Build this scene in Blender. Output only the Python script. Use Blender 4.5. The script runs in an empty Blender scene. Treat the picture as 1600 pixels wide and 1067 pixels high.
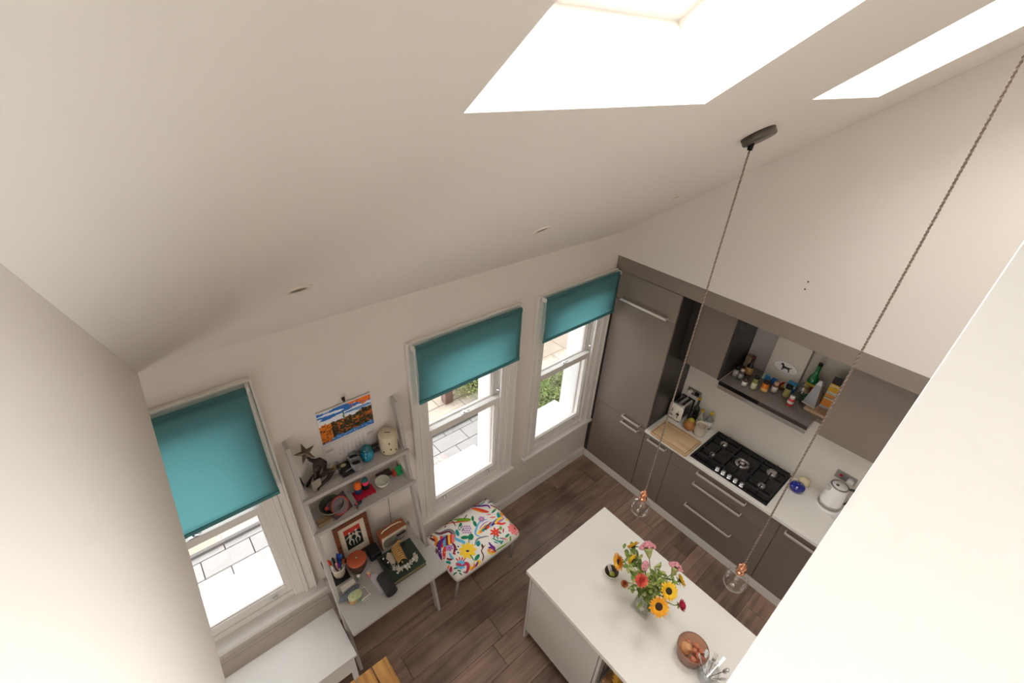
import bpy, bmesh, math, random
from mathutils import Vector, Matrix, Euler, noise
R = math.radians
rnd = random.Random(7)
sc = bpy.context.scene
COL = sc.collection

# ------------------------------------------------------------------ camera
def cam_rot(a, b, c):
    return Matrix.Rotation(a, 3, 'Z') @ Matrix.Rotation(b, 3, 'X') @ Matrix.Rotation(c, 3, 'Z')
CAM = Vector((-3.28212515, -2.26372466, 3.96418877))
CR = cam_rot(-0.73818975, 1.00697701, 0.05789063)
FPX = 713.07
cd = bpy.data.cameras.new('camera'); cam = bpy.data.objects.new('camera', cd); COL.objects.link(cam)
cd.sensor_width = 36; cd.lens = FPX * 36 / 1600; cd.clip_start = 0.02; cd.clip_end = 200
cam.matrix_world = Matrix.Translation(CAM) @ CR.to_4x4()
sc.camera = cam
# ------------------------------------------------------------------ world, lights, exposure
SKY = 2.6
w = bpy.data.worlds.new('overcast_sky'); sc.world = w; w.use_nodes = True
nt = w.node_tree; nt.nodes.clear()
wo = nt.nodes.new('ShaderNodeOutputWorld'); bg = nt.nodes.new('ShaderNodeBackground')
tc = nt.nodes.new('ShaderNodeTexCoord'); nz = nt.nodes.new('ShaderNodeTexNoise'); nz.inputs['Scale'].default_value = 1.5
rp = nt.nodes.new('ShaderNodeValToRGB'); rp.color_ramp.elements[0].color = (0.86, 0.90, 0.96, 1); rp.color_ramp.elements[1].color = (1.0, 0.99, 0.97, 1)
nt.links.new(tc.outputs['Generated'], nz.inputs['Vector']); nt.links.new(nz.outputs['Fac'], rp.inputs['Fac'])
nt.links.new(rp.outputs['Color'], bg.inputs['Color']); bg.inputs['Strength'].default_value = SKY
nt.links.new(bg.outputs['Background'], wo.inputs['Surface'])
def area(name, loc, rot, sx, sy, power, color=(1, .96, .9), portal=False):
    l = bpy.data.lights.new(name, 'AREA'); l.shape = 'RECTANGLE'; l.size = sx; l.size_y = sy; l.energy = power; l.color = color
    if portal: l.cycles.is_portal = True
    o = bpy.data.objects.new(name, l); COL.objects.link(o); o.location = loc; o.rotation_euler = rot
    return o
SLOPE = math.atan(.74)
# added fill lamps: kitchen rear below the mezzanine, and landing behind the camera
area('rear_fill_light', (-1.6, -4.75, 1.35), (R(90), 0, 0), 2.8, 2.0, 5, (1, .97, .92))
for i_, xm_ in enumerate((-2.434, -.98)):
    area('skylight_daylight', (xm_, -2.27 + .35 * .5948, 2.697 + .74 * 2.27 + .35 * .8038), (-SLOPE, 0, 0), .72, 1.35, 24, (1, .985, .96))
area('landing_fill_light', (-2.97, -2.95, 3.30), (R(92), 0, R(38)), .3, 1.0, 5.6, (.95, .99, 1)).data.spread = R(64)  # added fill to brighten the near walls, no landing window built
area('side_fill_light', (-4.82, -2.1, 1.0), (0, R(-88), 0), 1.3, 2.4, 14, (1, .97, .93))  # added fill for the kitchen fronts and worktop, left wall has no window
sc.view_settings.view_transform = 'Standard'; sc.view_settings.look = 'None'
sc.view_settings.gamma = 1.0; sc.view_settings.use_curve_mapping = False
sc.view_settings.exposure = 1.05
sc.cycles.use_denoising = True
sc.cycles.max_bounces = 12; sc.cycles.diffuse_bounces = 8; sc.cycles.transparent_max_bounces = 24
sc.cycles.caustics_reflective = False; sc.cycles.caustics_refractive = False

# ------------------------------------------------------------------ helpers
def mat(name, col, rough=.5, metal=0., bump=0., bscale=200., var=0., vscale=8., trans=0., coat=0., stretch=None, col2=None, spec=.5, ior=1.45, emit=None):
    m = bpy.data.materials.new(name); m.use_nodes = True; n = m.node_tree; b = n.nodes['Principled BSDF']
    b.inputs['Base Color'].default_value = (*col, 1); b.inputs['Roughness'].default_value = rough
    b.inputs['Metallic'].default_value = metal; b.inputs['Transmission Weight'].default_value = trans
    b.inputs['Coat Weight'].default_value = coat; b.inputs['Specular IOR Level'].default_value = spec; b.inputs['IOR'].default_value = ior
    t = n.nodes.new('ShaderNodeTexCoord'); mp = n.nodes.new('ShaderNodeMapping'); n.links.new(t.outputs['Object'], mp.inputs['Vector'])
    if stretch: mp.inputs['Scale'].default_value = stretch
    if var or col2:
        z = n.nodes.new('ShaderNodeTexNoise'); z.inputs['Scale'].default_value = vscale; z.inputs['Detail'].default_value = 6
        n.links.new(mp.outputs['Vector'], z.inputs['Vector'])
        r = n.nodes.new('ShaderNodeValToRGB'); c2 = col2 or tuple(min(1, c * (1 + var)) for c in col); c1 = col if col2 else tuple(c * (1 - var) for c in col)
        r.color_ramp.elements[0].color = (*c1, 1); r.color_ramp.elements[1].color = (*c2, 1)
        r.color_ramp.elements[0].position = .3; r.color_ramp.elements[1].position = .7
        n.links.new(z.outputs['Fac'], r.inputs['Fac']); n.links.new(r.outputs['Color'], b.inputs['Base Color'])
    if bump:
        z = n.nodes.new('ShaderNodeTexNoise'); z.inputs['Scale'].default_value = bscale; n.links.new(mp.outputs['Vector'], z.inputs['Vector'])
        u = n.nodes.new('ShaderNodeBump'); u.inputs['Strength'].default_value = bump; u.inputs['Distance'].default_value = .002
        n.links.new(z.outputs['Fac'], u.inputs['Height']); n.links.new(u.outputs['Normal'], b.inputs['Normal'])
    return m
def wood(name, c1, c2, rough=.45, axis='X', scale=3., per_object=.0, knots=False):
    m = bpy.data.materials.new(name); m.use_nodes = True; n = m.node_tree; b = n.nodes['Principled BSDF']; b.inputs['Roughness'].default_value = rough
    t = n.nodes.new('ShaderNodeTexCoord'); mp = n.nodes.new('ShaderNodeMapping'); oi = n.nodes.new('ShaderNodeObjectInfo')
    s = [14, 14, 14]; s['XYZ'.index(axis)] = 1.2; mp.inputs['Scale'].default_value = s
    add = n.nodes.new('ShaderNodeVectorMath'); add.operation = 'ADD'; mul = n.nodes.new('ShaderNodeMath'); mul.operation = 'MULTIPLY'; mul.inputs[1].default_value = 37.
    n.links.new(oi.outputs['Random'], mul.inputs[0]); n.links.new(t.outputs['Object'], add.inputs[0]); n.links.new(mul.outputs[0], add.inputs[1])
    n.links.new(add.outputs[0], mp.inputs['Vector'])
    z = n.nodes.new('ShaderNodeTexNoise'); z.inputs['Scale'].default_value = scale; z.inputs['Detail'].default_value = 8; z.inputs['Distortion'].default_value = .8
    n.links.new(mp.outputs['Vector'], z.inputs['Vector'])
    r = n.nodes.new('ShaderNodeValToRGB'); r.color_ramp.elements[0].color = (*c1, 1); r.color_ramp.elements[1].color = (*c2, 1)
    r.color_ramp.elements[0].position = .32; r.color_ramp.elements[1].position = .68
    n.links.new(z.outputs['Fac'], r.inputs['Fac'])
    out = r.outputs['Color']
    if knots:
        z2 = n.nodes.new('ShaderNodeTexNoise'); z2.inputs['Scale'].default_value = 2.2; z2.inputs['Detail'].default_value = 3
        n.links.new(add.outputs[0], z2.inputs['Vector'])
        r2 = n.nodes.new('ShaderNodeValToRGB'); r2.color_ramp.elements[0].color = (.5, .48, .5, 1); r2.color_ramp.elements[1].color = (1.05, 1.02, 1, 1)
        r2.color_ramp.elements[0].position = .3; r2.color_ramp.elements[1].position = .55
        n.links.new(z2.outputs['Fac'], r2.inputs['Fac'])
        mx = n.nodes.new('ShaderNodeMix'); mx.data_type = 'RGBA'; mx.blend_type = 'MULTIPLY'; mx.inputs['Factor'].default_value = 1
        n.links.new(out, mx.inputs['A']); n.links.new(r2.outputs['Color'], mx.inputs['B']); out = mx.outputs['Result']
    if per_object:
        hs = n.nodes.new('ShaderNodeHueSaturation'); mr = n.nodes.new('ShaderNodeMapRange')
        mr.inputs['To Min'].default_value = 1 - per_object; mr.inputs['To Max'].default_value = 1 + per_object
        n.links.new(oi.outputs['Random'], mr.inputs['Value']); n.links.new(mr.outputs['Result'], hs.inputs['Value']); n.links.new(out, hs.inputs['Color']); out = hs.outputs['Color']
    n.links.new(out, b.inputs['Base Color'])
    u = n.nodes.new('ShaderNodeBump'); u.inputs['Strength'].default_value = .15; u.inputs['Distance'].default_value = .002
    n.links.new(z.outputs['Fac'], u.inputs['Height']); n.links.new(u.outputs['Normal'], b.inputs['Normal'])
    return m
def glassmat(name, tint=(1, 1, 1), gl=.08, rough=.0, grazing=.5):
    """thin clear glass: transparent with a fresnel-weighted glossy layer"""
    m = bpy.data.materials.new(name); m.use_nodes = True; n = m.node_tree; n.nodes.clear()
    o = n.nodes.new('ShaderNodeOutputMaterial'); tr = n.nodes.new('ShaderNodeBsdfTransparent'); g = n.nodes.new('ShaderNodeBsdfGlossy'); mx = n.nodes.new('ShaderNodeMixShader'); lw = n.nodes.new('ShaderNodeLayerWeight')
    tr.inputs['Color'].default_value = (*tint, 1); g.inputs['Roughness'].default_value = rough; lw.inputs['Blend'].default_value = grazing
    mr = n.nodes.new('ShaderNodeMapRange'); mr.inputs['To Min'].default_value = gl; mr.inputs['To Max'].default_value = .85
    pw = n.nodes.new('ShaderNodeMath'); pw.operation = 'POWER'; pw.inputs[1].default_value = 2.2
    n.links.new(lw.outputs['Facing'], pw.inputs[0]); n.links.new(pw.outputs[0], mr.inputs['Value']); n.links.new(mr.outputs['Result'], mx.inputs['Fac'])
    n.links.new(tr.outputs[0], mx.inputs[1]); n.links.new(g.outputs[0], mx.inputs[2]); n.links.new(mx.outputs[0], o.inputs['Surface'])
    return m
def attrmat(name, rough=.5):
    m = bpy.data.materials.new(name); m.use_nodes = True; n = m.node_tree; b = n.nodes['Principled BSDF']; b.inputs['Roughness'].default_value = rough
    a = n.nodes.new('ShaderNodeAttribute'); a.attribute_name = 'print'; n.links.new(a.outputs['Color'], b.inputs['Base Color'])
    return m
def srgb(r, g, b):
    f = lambda c: c / 255 / 12.92 if c / 255 <= .04045 else ((c / 255 + .055) / 1.055) ** 2.4
    return (f(r), f(g), f(b))

def BM(): return bmesh.new()
def box(bm, x0, x1, y0, y1, z0, z1, M=None, mi=0, bev=0):
    vs = [bm.verts.new(p) for p in ((x0, y0, z0), (x1, y0, z0), (x1, y1, z0), (x0, y1, z0), (x0, y0, z1), (x1, y0, z1), (x1, y1, z1), (x0, y1, z1))]
    fs = [bm.faces.new([vs[i] for i in f]) for f in ((3, 2, 1, 0), (4, 5, 6, 7), (0, 1, 5, 4), (1, 2, 6, 5), (2, 3, 7, 6), (3, 0, 4, 7))]
    if x0 > x1 or y0 > y1 or z0 > z1: bmesh.ops.recalc_face_normals(bm, faces=fs)
    for f in fs: f.material_index = mi
    if bev:
        es = list({e for f in fs for e in f.edges})
        r = bmesh.ops.bevel(bm, geom=es, offset=bev, segments=2, profile=.5, affect='EDGES')
        vs = list({v for f in r['faces'] for v in f.verts} | {v for v in vs if v.is_valid})
        for f in r['faces']: f.material_index = mi
    if M is not None: bmesh.ops.transform(bm, matrix=M, verts=vs)
    return vs
def lathe(bm, prof, seg=20, c=(0, 0, 0), M=None, mi=0, sq=None):
    rings = []; allv = []
    for r, z in prof:
        if r < 1e-6: v = [bm.verts.new((c[0], c[1], c[2] + z))]
        else:
            v = []
            for i in range(seg):
                a = 2 * math.pi * i / seg; v.append(bm.verts.new((c[0] + r * math.cos(a), c[1] + r * math.sin(a), c[2] + z)))
        rings.append(v); allv += v
    for a, b in zip(rings, rings[1:]):
        for i in range(seg):
            j = (i + 1) % seg
            if len(a) == 1 and len(b) == 1: continue
            if len(a) == 1: q = [a[0], b[j], b[i]]
            elif len(b) == 1: q = [a[i], a[j], b[0]]
            else: q = [a[i], a[j], b[j], b[i]]
            f = bm.faces.new(q); f.smooth = True; f.material_index = mi
    if M is not None: bmesh.ops.transform(bm, matrix=M, verts=allv)
    return allv
def cyl(bm, c, r, h, seg=20, M=None, mi=0, r2=None):
    r2 = r if r2 is None else r2
    vs = lathe(bm, [(0, 0), (r, 0), (r, 0), (r2, h), (r2, h), (0, h)], seg, c, M, mi)
    return vs
def sph(bm, c, r, seg=14, rings=8, M=None, mi=0):
    if not isinstance(r, (tuple, list)): r = (r, r, r)
    vs = lathe(bm, [(math.sin(math.pi * k / rings), -math.cos(math.pi * k / rings)) for k in range(rings + 1)], seg, (0, 0, 0), None, mi)
    S = Matrix.Translation(c) @ Matrix.Diagonal((*r, 1))
    bmesh.ops.transform(bm, matrix=(M @ S if M is not None else S), verts=vs)
    return vs
def tube(bm, pts, r, seg=8, mi=0, closed=False, cap=True):
    P = [Vector(p) for p in pts]; n = len(P); rs = r if isinstance(r, (list, tuple)) else [r] * n
    rings = []; prev = None
    for i in range(n):
        if closed: t = (P[(i + 1) % n] - P[i - 1])
        else: t = (P[min(i + 1, n - 1)] - P[max(i - 1, 0)])
        t.normalize()
        if prev is None:
            u = t.orthogonal().normalized()
        else:
            u = prev - t * prev.dot(t); u = u.normalized() if u.length > 1e-6 else t.orthogonal().normalized()
        prev = u; v = t.cross(u)
        rings.append([bm.verts.new(P[i] + (u * math.cos(2 * math.pi * k / seg) + v * math.sin(2 * math.pi * k / seg)) * rs[i]) for k in range(seg)])
    for i in range(n if closed else n - 1):
        a, b = rings[i], rings[(i + 1) % n]
        for k in range(seg):
            f = bm.faces.new([a[k], a[(k + 1) % seg], b[(k + 1) % seg], b[k]]); f.smooth = True; f.material_index = mi
    if cap and not closed:
        f = bm.faces.new(rings[0][::-1]); f.material_index = mi; f = bm.faces.new(rings[-1]); f.material_index = mi
    return [v for q in rings for v in q]
def prism(bm, poly, z0, z1, M=None, mi=0):
    a = [bm.verts.new((x, y, z0)) for x, y in poly]; b = [bm.verts.new((x, y, z1)) for x, y in poly]; n = len(poly)
    fs = [bm.faces.new(a[::-1]), bm.faces.new(b)] + [bm.faces.new([a[i], a[(i + 1) % n], b[(i + 1) % n], b[i]]) for i in range(n)]
    bmesh.ops.recalc_face_normals(bm, faces=fs)
    for f in fs: f.material_index = mi
    if M is not None: bmesh.ops.transform(bm, matrix=M, verts=a + b)
    return a + b
def mtx(loc=(0, 0, 0), rx=0, ry=0, rz=0): return Matrix.Translation(loc) @ Euler((rx, ry, rz)).to_matrix().to_4x4()
def text(bm, s, size, M, mi=0, ext=.0004, align='CENTER'):
    cu = bpy.data.curves.new('txt', 'FONT'); cu.body = s; cu.size = size; cu.extrude = ext; cu.align_x = align; cu.align_y = 'CENTER'; cu.resolution_u = 2
    o = bpy.data.objects.new('txt', cu); COL.objects.link(o); dg = bpy.context.evaluated_depsgraph_get(); dg.update()
    me = o.evaluated_get(dg).to_mesh(); nf = len(bm.faces); nv = len(bm.verts); bm.from_mesh(me)
    bm.verts.ensure_lookup_table(); bm.faces.ensure_lookup_table()
    bmesh.ops.transform(bm, matrix=M, verts=bm.verts[nv:])
    for f in bm.faces[nf:]: f.material_index = mi
    o.evaluated_get(dg).to_mesh_clear(); bpy.data.objects.remove(o); bpy.data.curves.remove(cu)

def thing(name, label=None, cat=None, loc=(0, 0, 0), rz=0, group=None, kind=None):
    o = bpy.data.objects.new(name, None); COL.objects.link(o); o.empty_display_size = .05; o.location = loc; o.rotation_euler = (0, 0, rz)
    tag(o, label, cat, group, kind); return o
def tag(o, label=None, cat=None, group=None, kind=None):
    if label: o['label'] = label
    if cat: o['category'] = cat
    if group: o['group'] = group
    if kind: o['kind'] = kind
    return o
def rootmat(p):
    M = Matrix.Identity(4)
    while p: M = Matrix.Translation(p.location) @ p.rotation_euler.to_matrix().to_4x4() @ M; p = p.parent
    return M
def obj(name, bm, mats, parent=None, world=False, smooth=False, bevel=0, label=None, kind=None):
    """link bm as ONE mesh object; world=True: vertices are world coordinates"""
    if world and parent is not None: bmesh.ops.transform(bm, matrix=rootmat(parent).inverted(), verts=bm.verts[:])
    loc = Vector((0, 0, 0))
    if parent is None:
        xs = [v.co for v in bm.verts]; lo = Vector([min(c[i] for c in xs) for i in range(3)]); hi = Vector([max(c[i] for c in xs) for i in range(3)])
        loc = Vector(((lo.x + hi.x) / 2, (lo.y + hi.y) / 2, lo.z)); bmesh.ops.translate(bm, vec=-loc, verts=bm.verts[:])
    me = bpy.data.meshes.new(name); bm.to_mesh(me); bm.free()
    for m in (mats if isinstance(mats, (list, tuple)) else [mats]): me.materials.append(m)
    if smooth: me.polygons.foreach_set('use_smooth', [True] * len(me.polygons))
    o = bpy.data.objects.new(name, me); COL.objects.link(o); o.location = loc; o.parent = parent
    if bevel:
        b = o.modifiers.new('bevel', 'BEVEL'); b.width = bevel; b.segments = 2; b.limit_method = 'ANGLE'; b.angle_limit = R(40)
    if label: o['label'] = label
    if kind: o['kind'] = kind
    return o
def struct(name, bm, m, parent=None, world=False, bevel=0, label=None):
    return obj(name, bm, m, parent, world=world, bevel=bevel, kind=None if parent else 'structure', label=label)
def bx(name, x0, x1, y0, y1, z0, z1, m, parent=None, bevel=0, label=None, world=True, kind=None):
    bm = BM(); box(bm, x0, x1, y0, y1, z0, z1); return obj(name, bm, m, parent, world=world, bevel=bevel, label=label, kind=kind)
def copy_tree(o, parent=None):
    c = o.copy(); COL.objects.link(c); c.parent = parent
    for ch in [k for k in bpy.data.objects if k.parent == o]: copy_tree(ch, c)
    return c
def away(x, y, r):
    d = Vector((x - CAM.x, y - CAM.y)).normalized(); return x + d.x * r, y + d.y * r
def on_plane(px, py, axis, val):
    d = CR @ Vector(((px - 800) / FPX, -(py - 533.5) / FPX, -1)); i = 'xyz'.index(axis)
    return CAM + d * ((val - CAM[i]) / d[i])

# ------------------------------------------------------------------ materials
M_wall = mat('warm_white_paint', (.695, .645, .59), .6, bump=.05, bscale=120)
M_ceil = mat('ceiling_paint', (.735, .69, .64), .65, bump=.04, bscale=100)
M_trim = mat('gloss_white_trim', (.74, .71, .67), .35)
M_white = mat('white_laminate', (.82, .81, .775), .35)
M_ext = mat('exterior_white_paint', (.8, .8, .78), .7, var=.03, vscale=4)
M_floor = wood('dark_oak_floor', (.175, .110, .078), (.31, .212, .158), .34, 'X', 1.6, per_object=.13, knots=True)
M_joint = mat('floor_joint', (.02, .014, .01), .8)
M_door = mat('taupe_lacquer', (.215, .172, .142), .34, bump=.02, bscale=300, spec=.55)
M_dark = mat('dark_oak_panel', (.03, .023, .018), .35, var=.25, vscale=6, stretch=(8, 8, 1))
M_steel = mat('brushed_steel', (.62, .60, .57), .28, 1, bump=.05, bscale=80, stretch=(1, 30, 30))
M_hoodtop = mat('hood_top_steel', (.28, .25, .225), .25, .35)
M_chrome = mat('chrome', (.8, .8, .8), .12, 1)
M_handle = mat('satin_handle', (.74, .70, .64), .38, .45)
M_wt = mat('cream_worktop', (.79, .755, .695), .3, var=.012, vscale=60)
M_splash = mat('cream_splashback', (.79, .735, .66), .22)
M_black = mat('black_plastic', (.012, .012, .013), .4)
M_blackglass = mat('black_hob_glass', (.008, .008, .009), .15)
M_iron = mat('cast_iron', (.013, .013, .014), .55, bump=.2, bscale=300)
M_grey = mat('grey_painted_wood', (.43, .405, .375), .5, bump=.03, bscale=100)
M_glass = glassmat('window_glass')
M_gl2 = glassmat('clear_glass', (.97, .98, .98), .10, .02)
M_copper = mat('copper', (.72, .33, .20), .2, 1)
M_bronze = mat('dark_bronze', (.035, .026, .02), .45, .6)

def teal():
    m = bpy.data.materials.new('teal_blind_fabric'); m.use_nodes = True; n = m.node_tree; n.nodes.clear()
    o = n.nodes.new('ShaderNodeOutputMaterial'); d = n.nodes.new('ShaderNodeBsdfDiffuse'); t = n.nodes.new('ShaderNodeBsdfTranslucent'); mx = n.nodes.new('ShaderNodeMixShader')
    d.inputs['Color'].default_value = (.15, .305, .328, 1); t.inputs['Color'].default_value = (.38, .65, .665, 1); mx.inputs['Fac'].default_value = .66
    n.links.new(d.outputs[0], mx.inputs[1]); n.links.new(t.outputs[0], mx.inputs[2]); n.links.new(mx.outputs[0], o.inputs['Surface']); return m
M_teal = teal()
M_tealbar = mat('teal_bar', (.05, .19, .20), .5)
_cache = {}
def C(r, g, b, rough=.5, metal=0.):
    k = (r, g, b, rough, metal)
    if k not in _cache: _cache[k] = mat('painted_%d_%d_%d' % (r, g, b), srgb(r, g, b), rough, metal)
    return _cache[k]

# ------------------------------------------------------------------ shell
H = 2.697; XL = -3.434
RM = Matrix(((1, 0, 0, 0), (0, -math.cos(SLOPE), math.sin(SLOPE), 0), (0, math.sin(SLOPE), math.cos(SLOPE), H), (0, 0, 0, 1)))  # (x, up the slope, outwards)
cs = math.cos(SLOPE)
V0, V1, V2 = 1.596 / cs, 2.75 / cs, 3.3 / cs
TH = .215
SKYX = ((-2.808, -2.060), (-1.355, -.608))
bm = BM()
def rbox(x0, x1, v0, v1, w0=0, w1=TH): box(bm, x0, x1, v0, v1, w0, w1, RM)
rbox(-3.60, .95, -.45, V0); rbox(-3.60, .95, V1, V2)
rbox(-3.60, SKYX[0][0], V0, V1); rbox(SKYX[0][1], SKYX[1][0], V0, V1); rbox(SKYX[1][1], .95, V0, V1)
bmesh.ops.recalc_face_normals(bm, faces=bm.faces[:])
struct('ceiling', bm, M_ceil)
# rear slope of the roof
bm = BM(); RM2 = Matrix(((1, 0, 0, 0), (0, -cs, -math.sin(SLOPE), -3.3), (0, -math.sin(SLOPE), cs, H + .74 * 3.3), (0, 0, 0, 1)))
box(bm, -3.6, .95, 0, 2.3, 0, TH, RM2); bmesh.ops.recalc_face_normals(bm, faces=bm.faces[:]); struct('ceiling_rear', bm, M_ceil)
# skylight frames and panes
for i, (a, b) in enumerate(SKYX):
    wn = thing('window_%d' % (i + 4), 'skylight in the sloping ceiling, %s' % ('the wide left one' if i == 0 else 'the right one beside the kitchen wall'), None, (0, 0, 0), kind='structure')
    bm = BM(); e = .05
    for q in ((a - e, a + .02, V0 - e, V1 + e), (b - .02, b + e, V0 - e, V1 + e), (a + .02, b - .02, V0 - e, V0 + .02), (a + .02, b - .02, V1 - .02, V1 + e)):
        box(bm, *q, TH, TH + .07, RM)
    bmesh.ops.recalc_face_normals(bm, faces=bm.faces[:])
    obj('window_frame', bm, M_trim, wn)
    bm = BM(); box(bm, a + .02, b - .02, V0 + .02, V1 - .02, TH + .03, TH + .036, RM); obj('pane', bm, M_glass, wn)

# window wall with three openings
WIN = {3: (-.993, 0.0, 2.365, .585), 2: (-2.153, -1.166, 2.365, .585), 1: (-4.03, -3.03, 2.497, .605)}   # outer architrave x0, x1, top z, sill z
WT = .34
bm = BM()
edges = []
for k in (1, 2, 3):
    a, b, t, s = WIN[k]; a += .1; b -= .1
    edges.append((a, b, t - .09, s))
xs = -4.9
for a, b, t, s in edges:
    box(bm, xs, a, 0, WT, -.5, 2.80); box(bm, a, b, 0, WT, -.5, s - .006); box(bm, a, b, 0, WT, t, 2.80); xs = b
box(bm, xs, .95, 0, WT, -.5, 2.80)
bmesh.ops.remove_doubles(bm, verts=bm.verts[:], dist=1e-5)
struct('wall_front', bm, M_wall)
# side, rear and upper walls
bx('wall_left', -5.0, -4.9, -5.0, WT, -.05, 2.697, M_wall, kind='structure')
bm = BM(); box(bm, -4.9, .95, -5.1, -5.0, -.05, 3.9); struct('wall_back', bm, M_wall)
bm = BM(); prism(bm, [(.0, 0), (-5, 0), (-5, 3.9 - H), (-3.3, .74 * 3.3 + .1), (0.0, .1)], XL - .1, XL, Matrix(((0, 0, 1, 0), (1, 0, 0, 0), (0, 1, 0, H), (0, 0, 0, 1)))); struct('wall_loft', bm, M_wall)
bx('ceiling_low', -4.9, XL - .1, -5.0, 0, H, H + .1, M_ceil, kind='structure')
bm = BM(); box(bm, 0, .95, -5.0, 0, 2.487, 5.3); o = struct('wall_right', bm, M_wall)
bm = BM()
for z in (2.797, 2.744):
    cyl(bm, (0, 0, 0), .006, .002, 10, mtx((-.001, -1.488, z), ry=R(-90)))
obj('screw_hole', bm, C(90, 80, 72), o, world=True)
bm = BM(); box(bm, .56, .95, -5, 0, -.05, 1.60); box(bm, .74, .95, -5, 0, 1.60, 2.487); struct('wall_right_lower', bm, M_wall)
bx('floor_mezzanine', XL, 0, -5.0, -3.1, 2.45, H, M_ceil, kind='structure')
bm = BM(); box(bm, -2.88, -2.76, -4.99, -2.266, 2.45, 4.05); struct('wall_pier', bm, mat('bright_white_paint', (.80, .80, .79), .6))
bm = BM(); prism(bm, [(-4.99, 4.05), (-2.266, 4.05), (-2.266, H + .74 * 2.266), (-3.3, H + .74 * 3.3), (-4.99, 3.93 + .05)][:4] + [(-4.99, 4.06)], -2.88, -2.76, Matrix(((0, 0, 1, 0), (1, 0, 0, 0), (0, 1, 0, 0), (0, 0, 0, 1)))); struct('wall_pier_upper', bm, bpy.data.materials['bright_white_paint'])

# floor of individual planks
fl = thing('floor', None, None, (0, 0, 0), kind='structure'); fl['label'] = 'dark brown oak plank floor'
bx('subfloor', -4.9, .95, -5.0, 0, -.05, -.012, M_joint, fl)
PWD = .19; meshes = {}
def plank(x0, x1, y1):
    key = round(x1 - x0, 2)
    if key not in meshes:
        bm = BM(); box(bm, 0, x1 - x0 - .0025, -PWD + .0025, 0, -.012, 0); bmesh.ops.bevel(bm, geom=[e for e in bm.edges if e.verts[0].co.z > -.001 and e.verts[1].co.z > -.001], offset=.0015, segments=1, affect='EDGES')
        me = bpy.data.meshes.new('plank'); bm.to_mesh(me); bm.free(); me.materials.append(M_floor); meshes[key] = me
    o = bpy.data.objects.new('plank', meshes[key]); COL.objects.link(o); o.location = (x0, y1, 0); o.parent = fl
row = 0; y = 0
while y > -3.3:
    x = -4.9; L = [.7, 1.5, 1.1, .4, 1.3, .9][row % 6]
    while x < .55:
        x1 = min(x + L, .56)
        if x1 - x > .05: plank(x, x1, y)
        x = x1; L = [1.8, 1.6, 1.9][(row * 7) % 3]
        L = min(L, 1.9)
    y -= PWD; row += 1
bx('floor_rear', -4.9, .56, -5.0, y, -.012, 0, M_floor, kind='structure')
# baseboards, boxed ledge
bm = BM(); box(bm, -2.97, -.001, -.018, 0, 0, .115); box(bm, -2.97, -.001, -.010, 0, .115, .135); struct('baseboard_front', bm, M_trim, bevel=.002)
bm = BM(); box(bm, -4.9, -2.975, -.13, 0, 0, .385); box(bm, -4.9, -2.975, -.02, 0, .385, .40); struct('trim_ledge', bm, M_wall, bevel=.004)

# ------------------------------------------------------------------ windows
def sash(parent, x0, x1, z0, z1, y0, y1, st=.045, bot=.06, top=.045, label=None):
    bm = BM()
    box(bm, x0, x0 + st, y0, y1, z0, z1); box(bm, x1 - st, x1, y0, y1, z0, z1); box(bm, x0 + st, x1 - st, y0, y1, z0, z0 + bot); box(bm, x0 + st, x1 - st, y0, y1, z1 - top, z1)
    # glazing bead
    b = .008
    for q in ((x0 + st, x0 + st + b, z0 + bot, z1 - top), (x1 - st - b, x1 - st, z0 + bot, z1 - top), (x0 + st + b, x1 - st - b, z0 + bot, z0 + bot + b), (x0 + st + b, x1 - st - b, z1 - top - b, z1 - top)):
        box(bm, q[0], q[1], y0 + .012, y1 - .006, q[2], q[3])
    s = obj('sash', bm, M_trim, parent, world=True, bevel=.003, label=label)
    bm = BM(); box(bm, x0 + st, x1 - st, (y0 + y1) / 2 + .003, (y0 + y1) / 2 + .007, z0 + bot, z1 - top); obj('pane', bm, M_glass, s, world=True)
    return s
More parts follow.
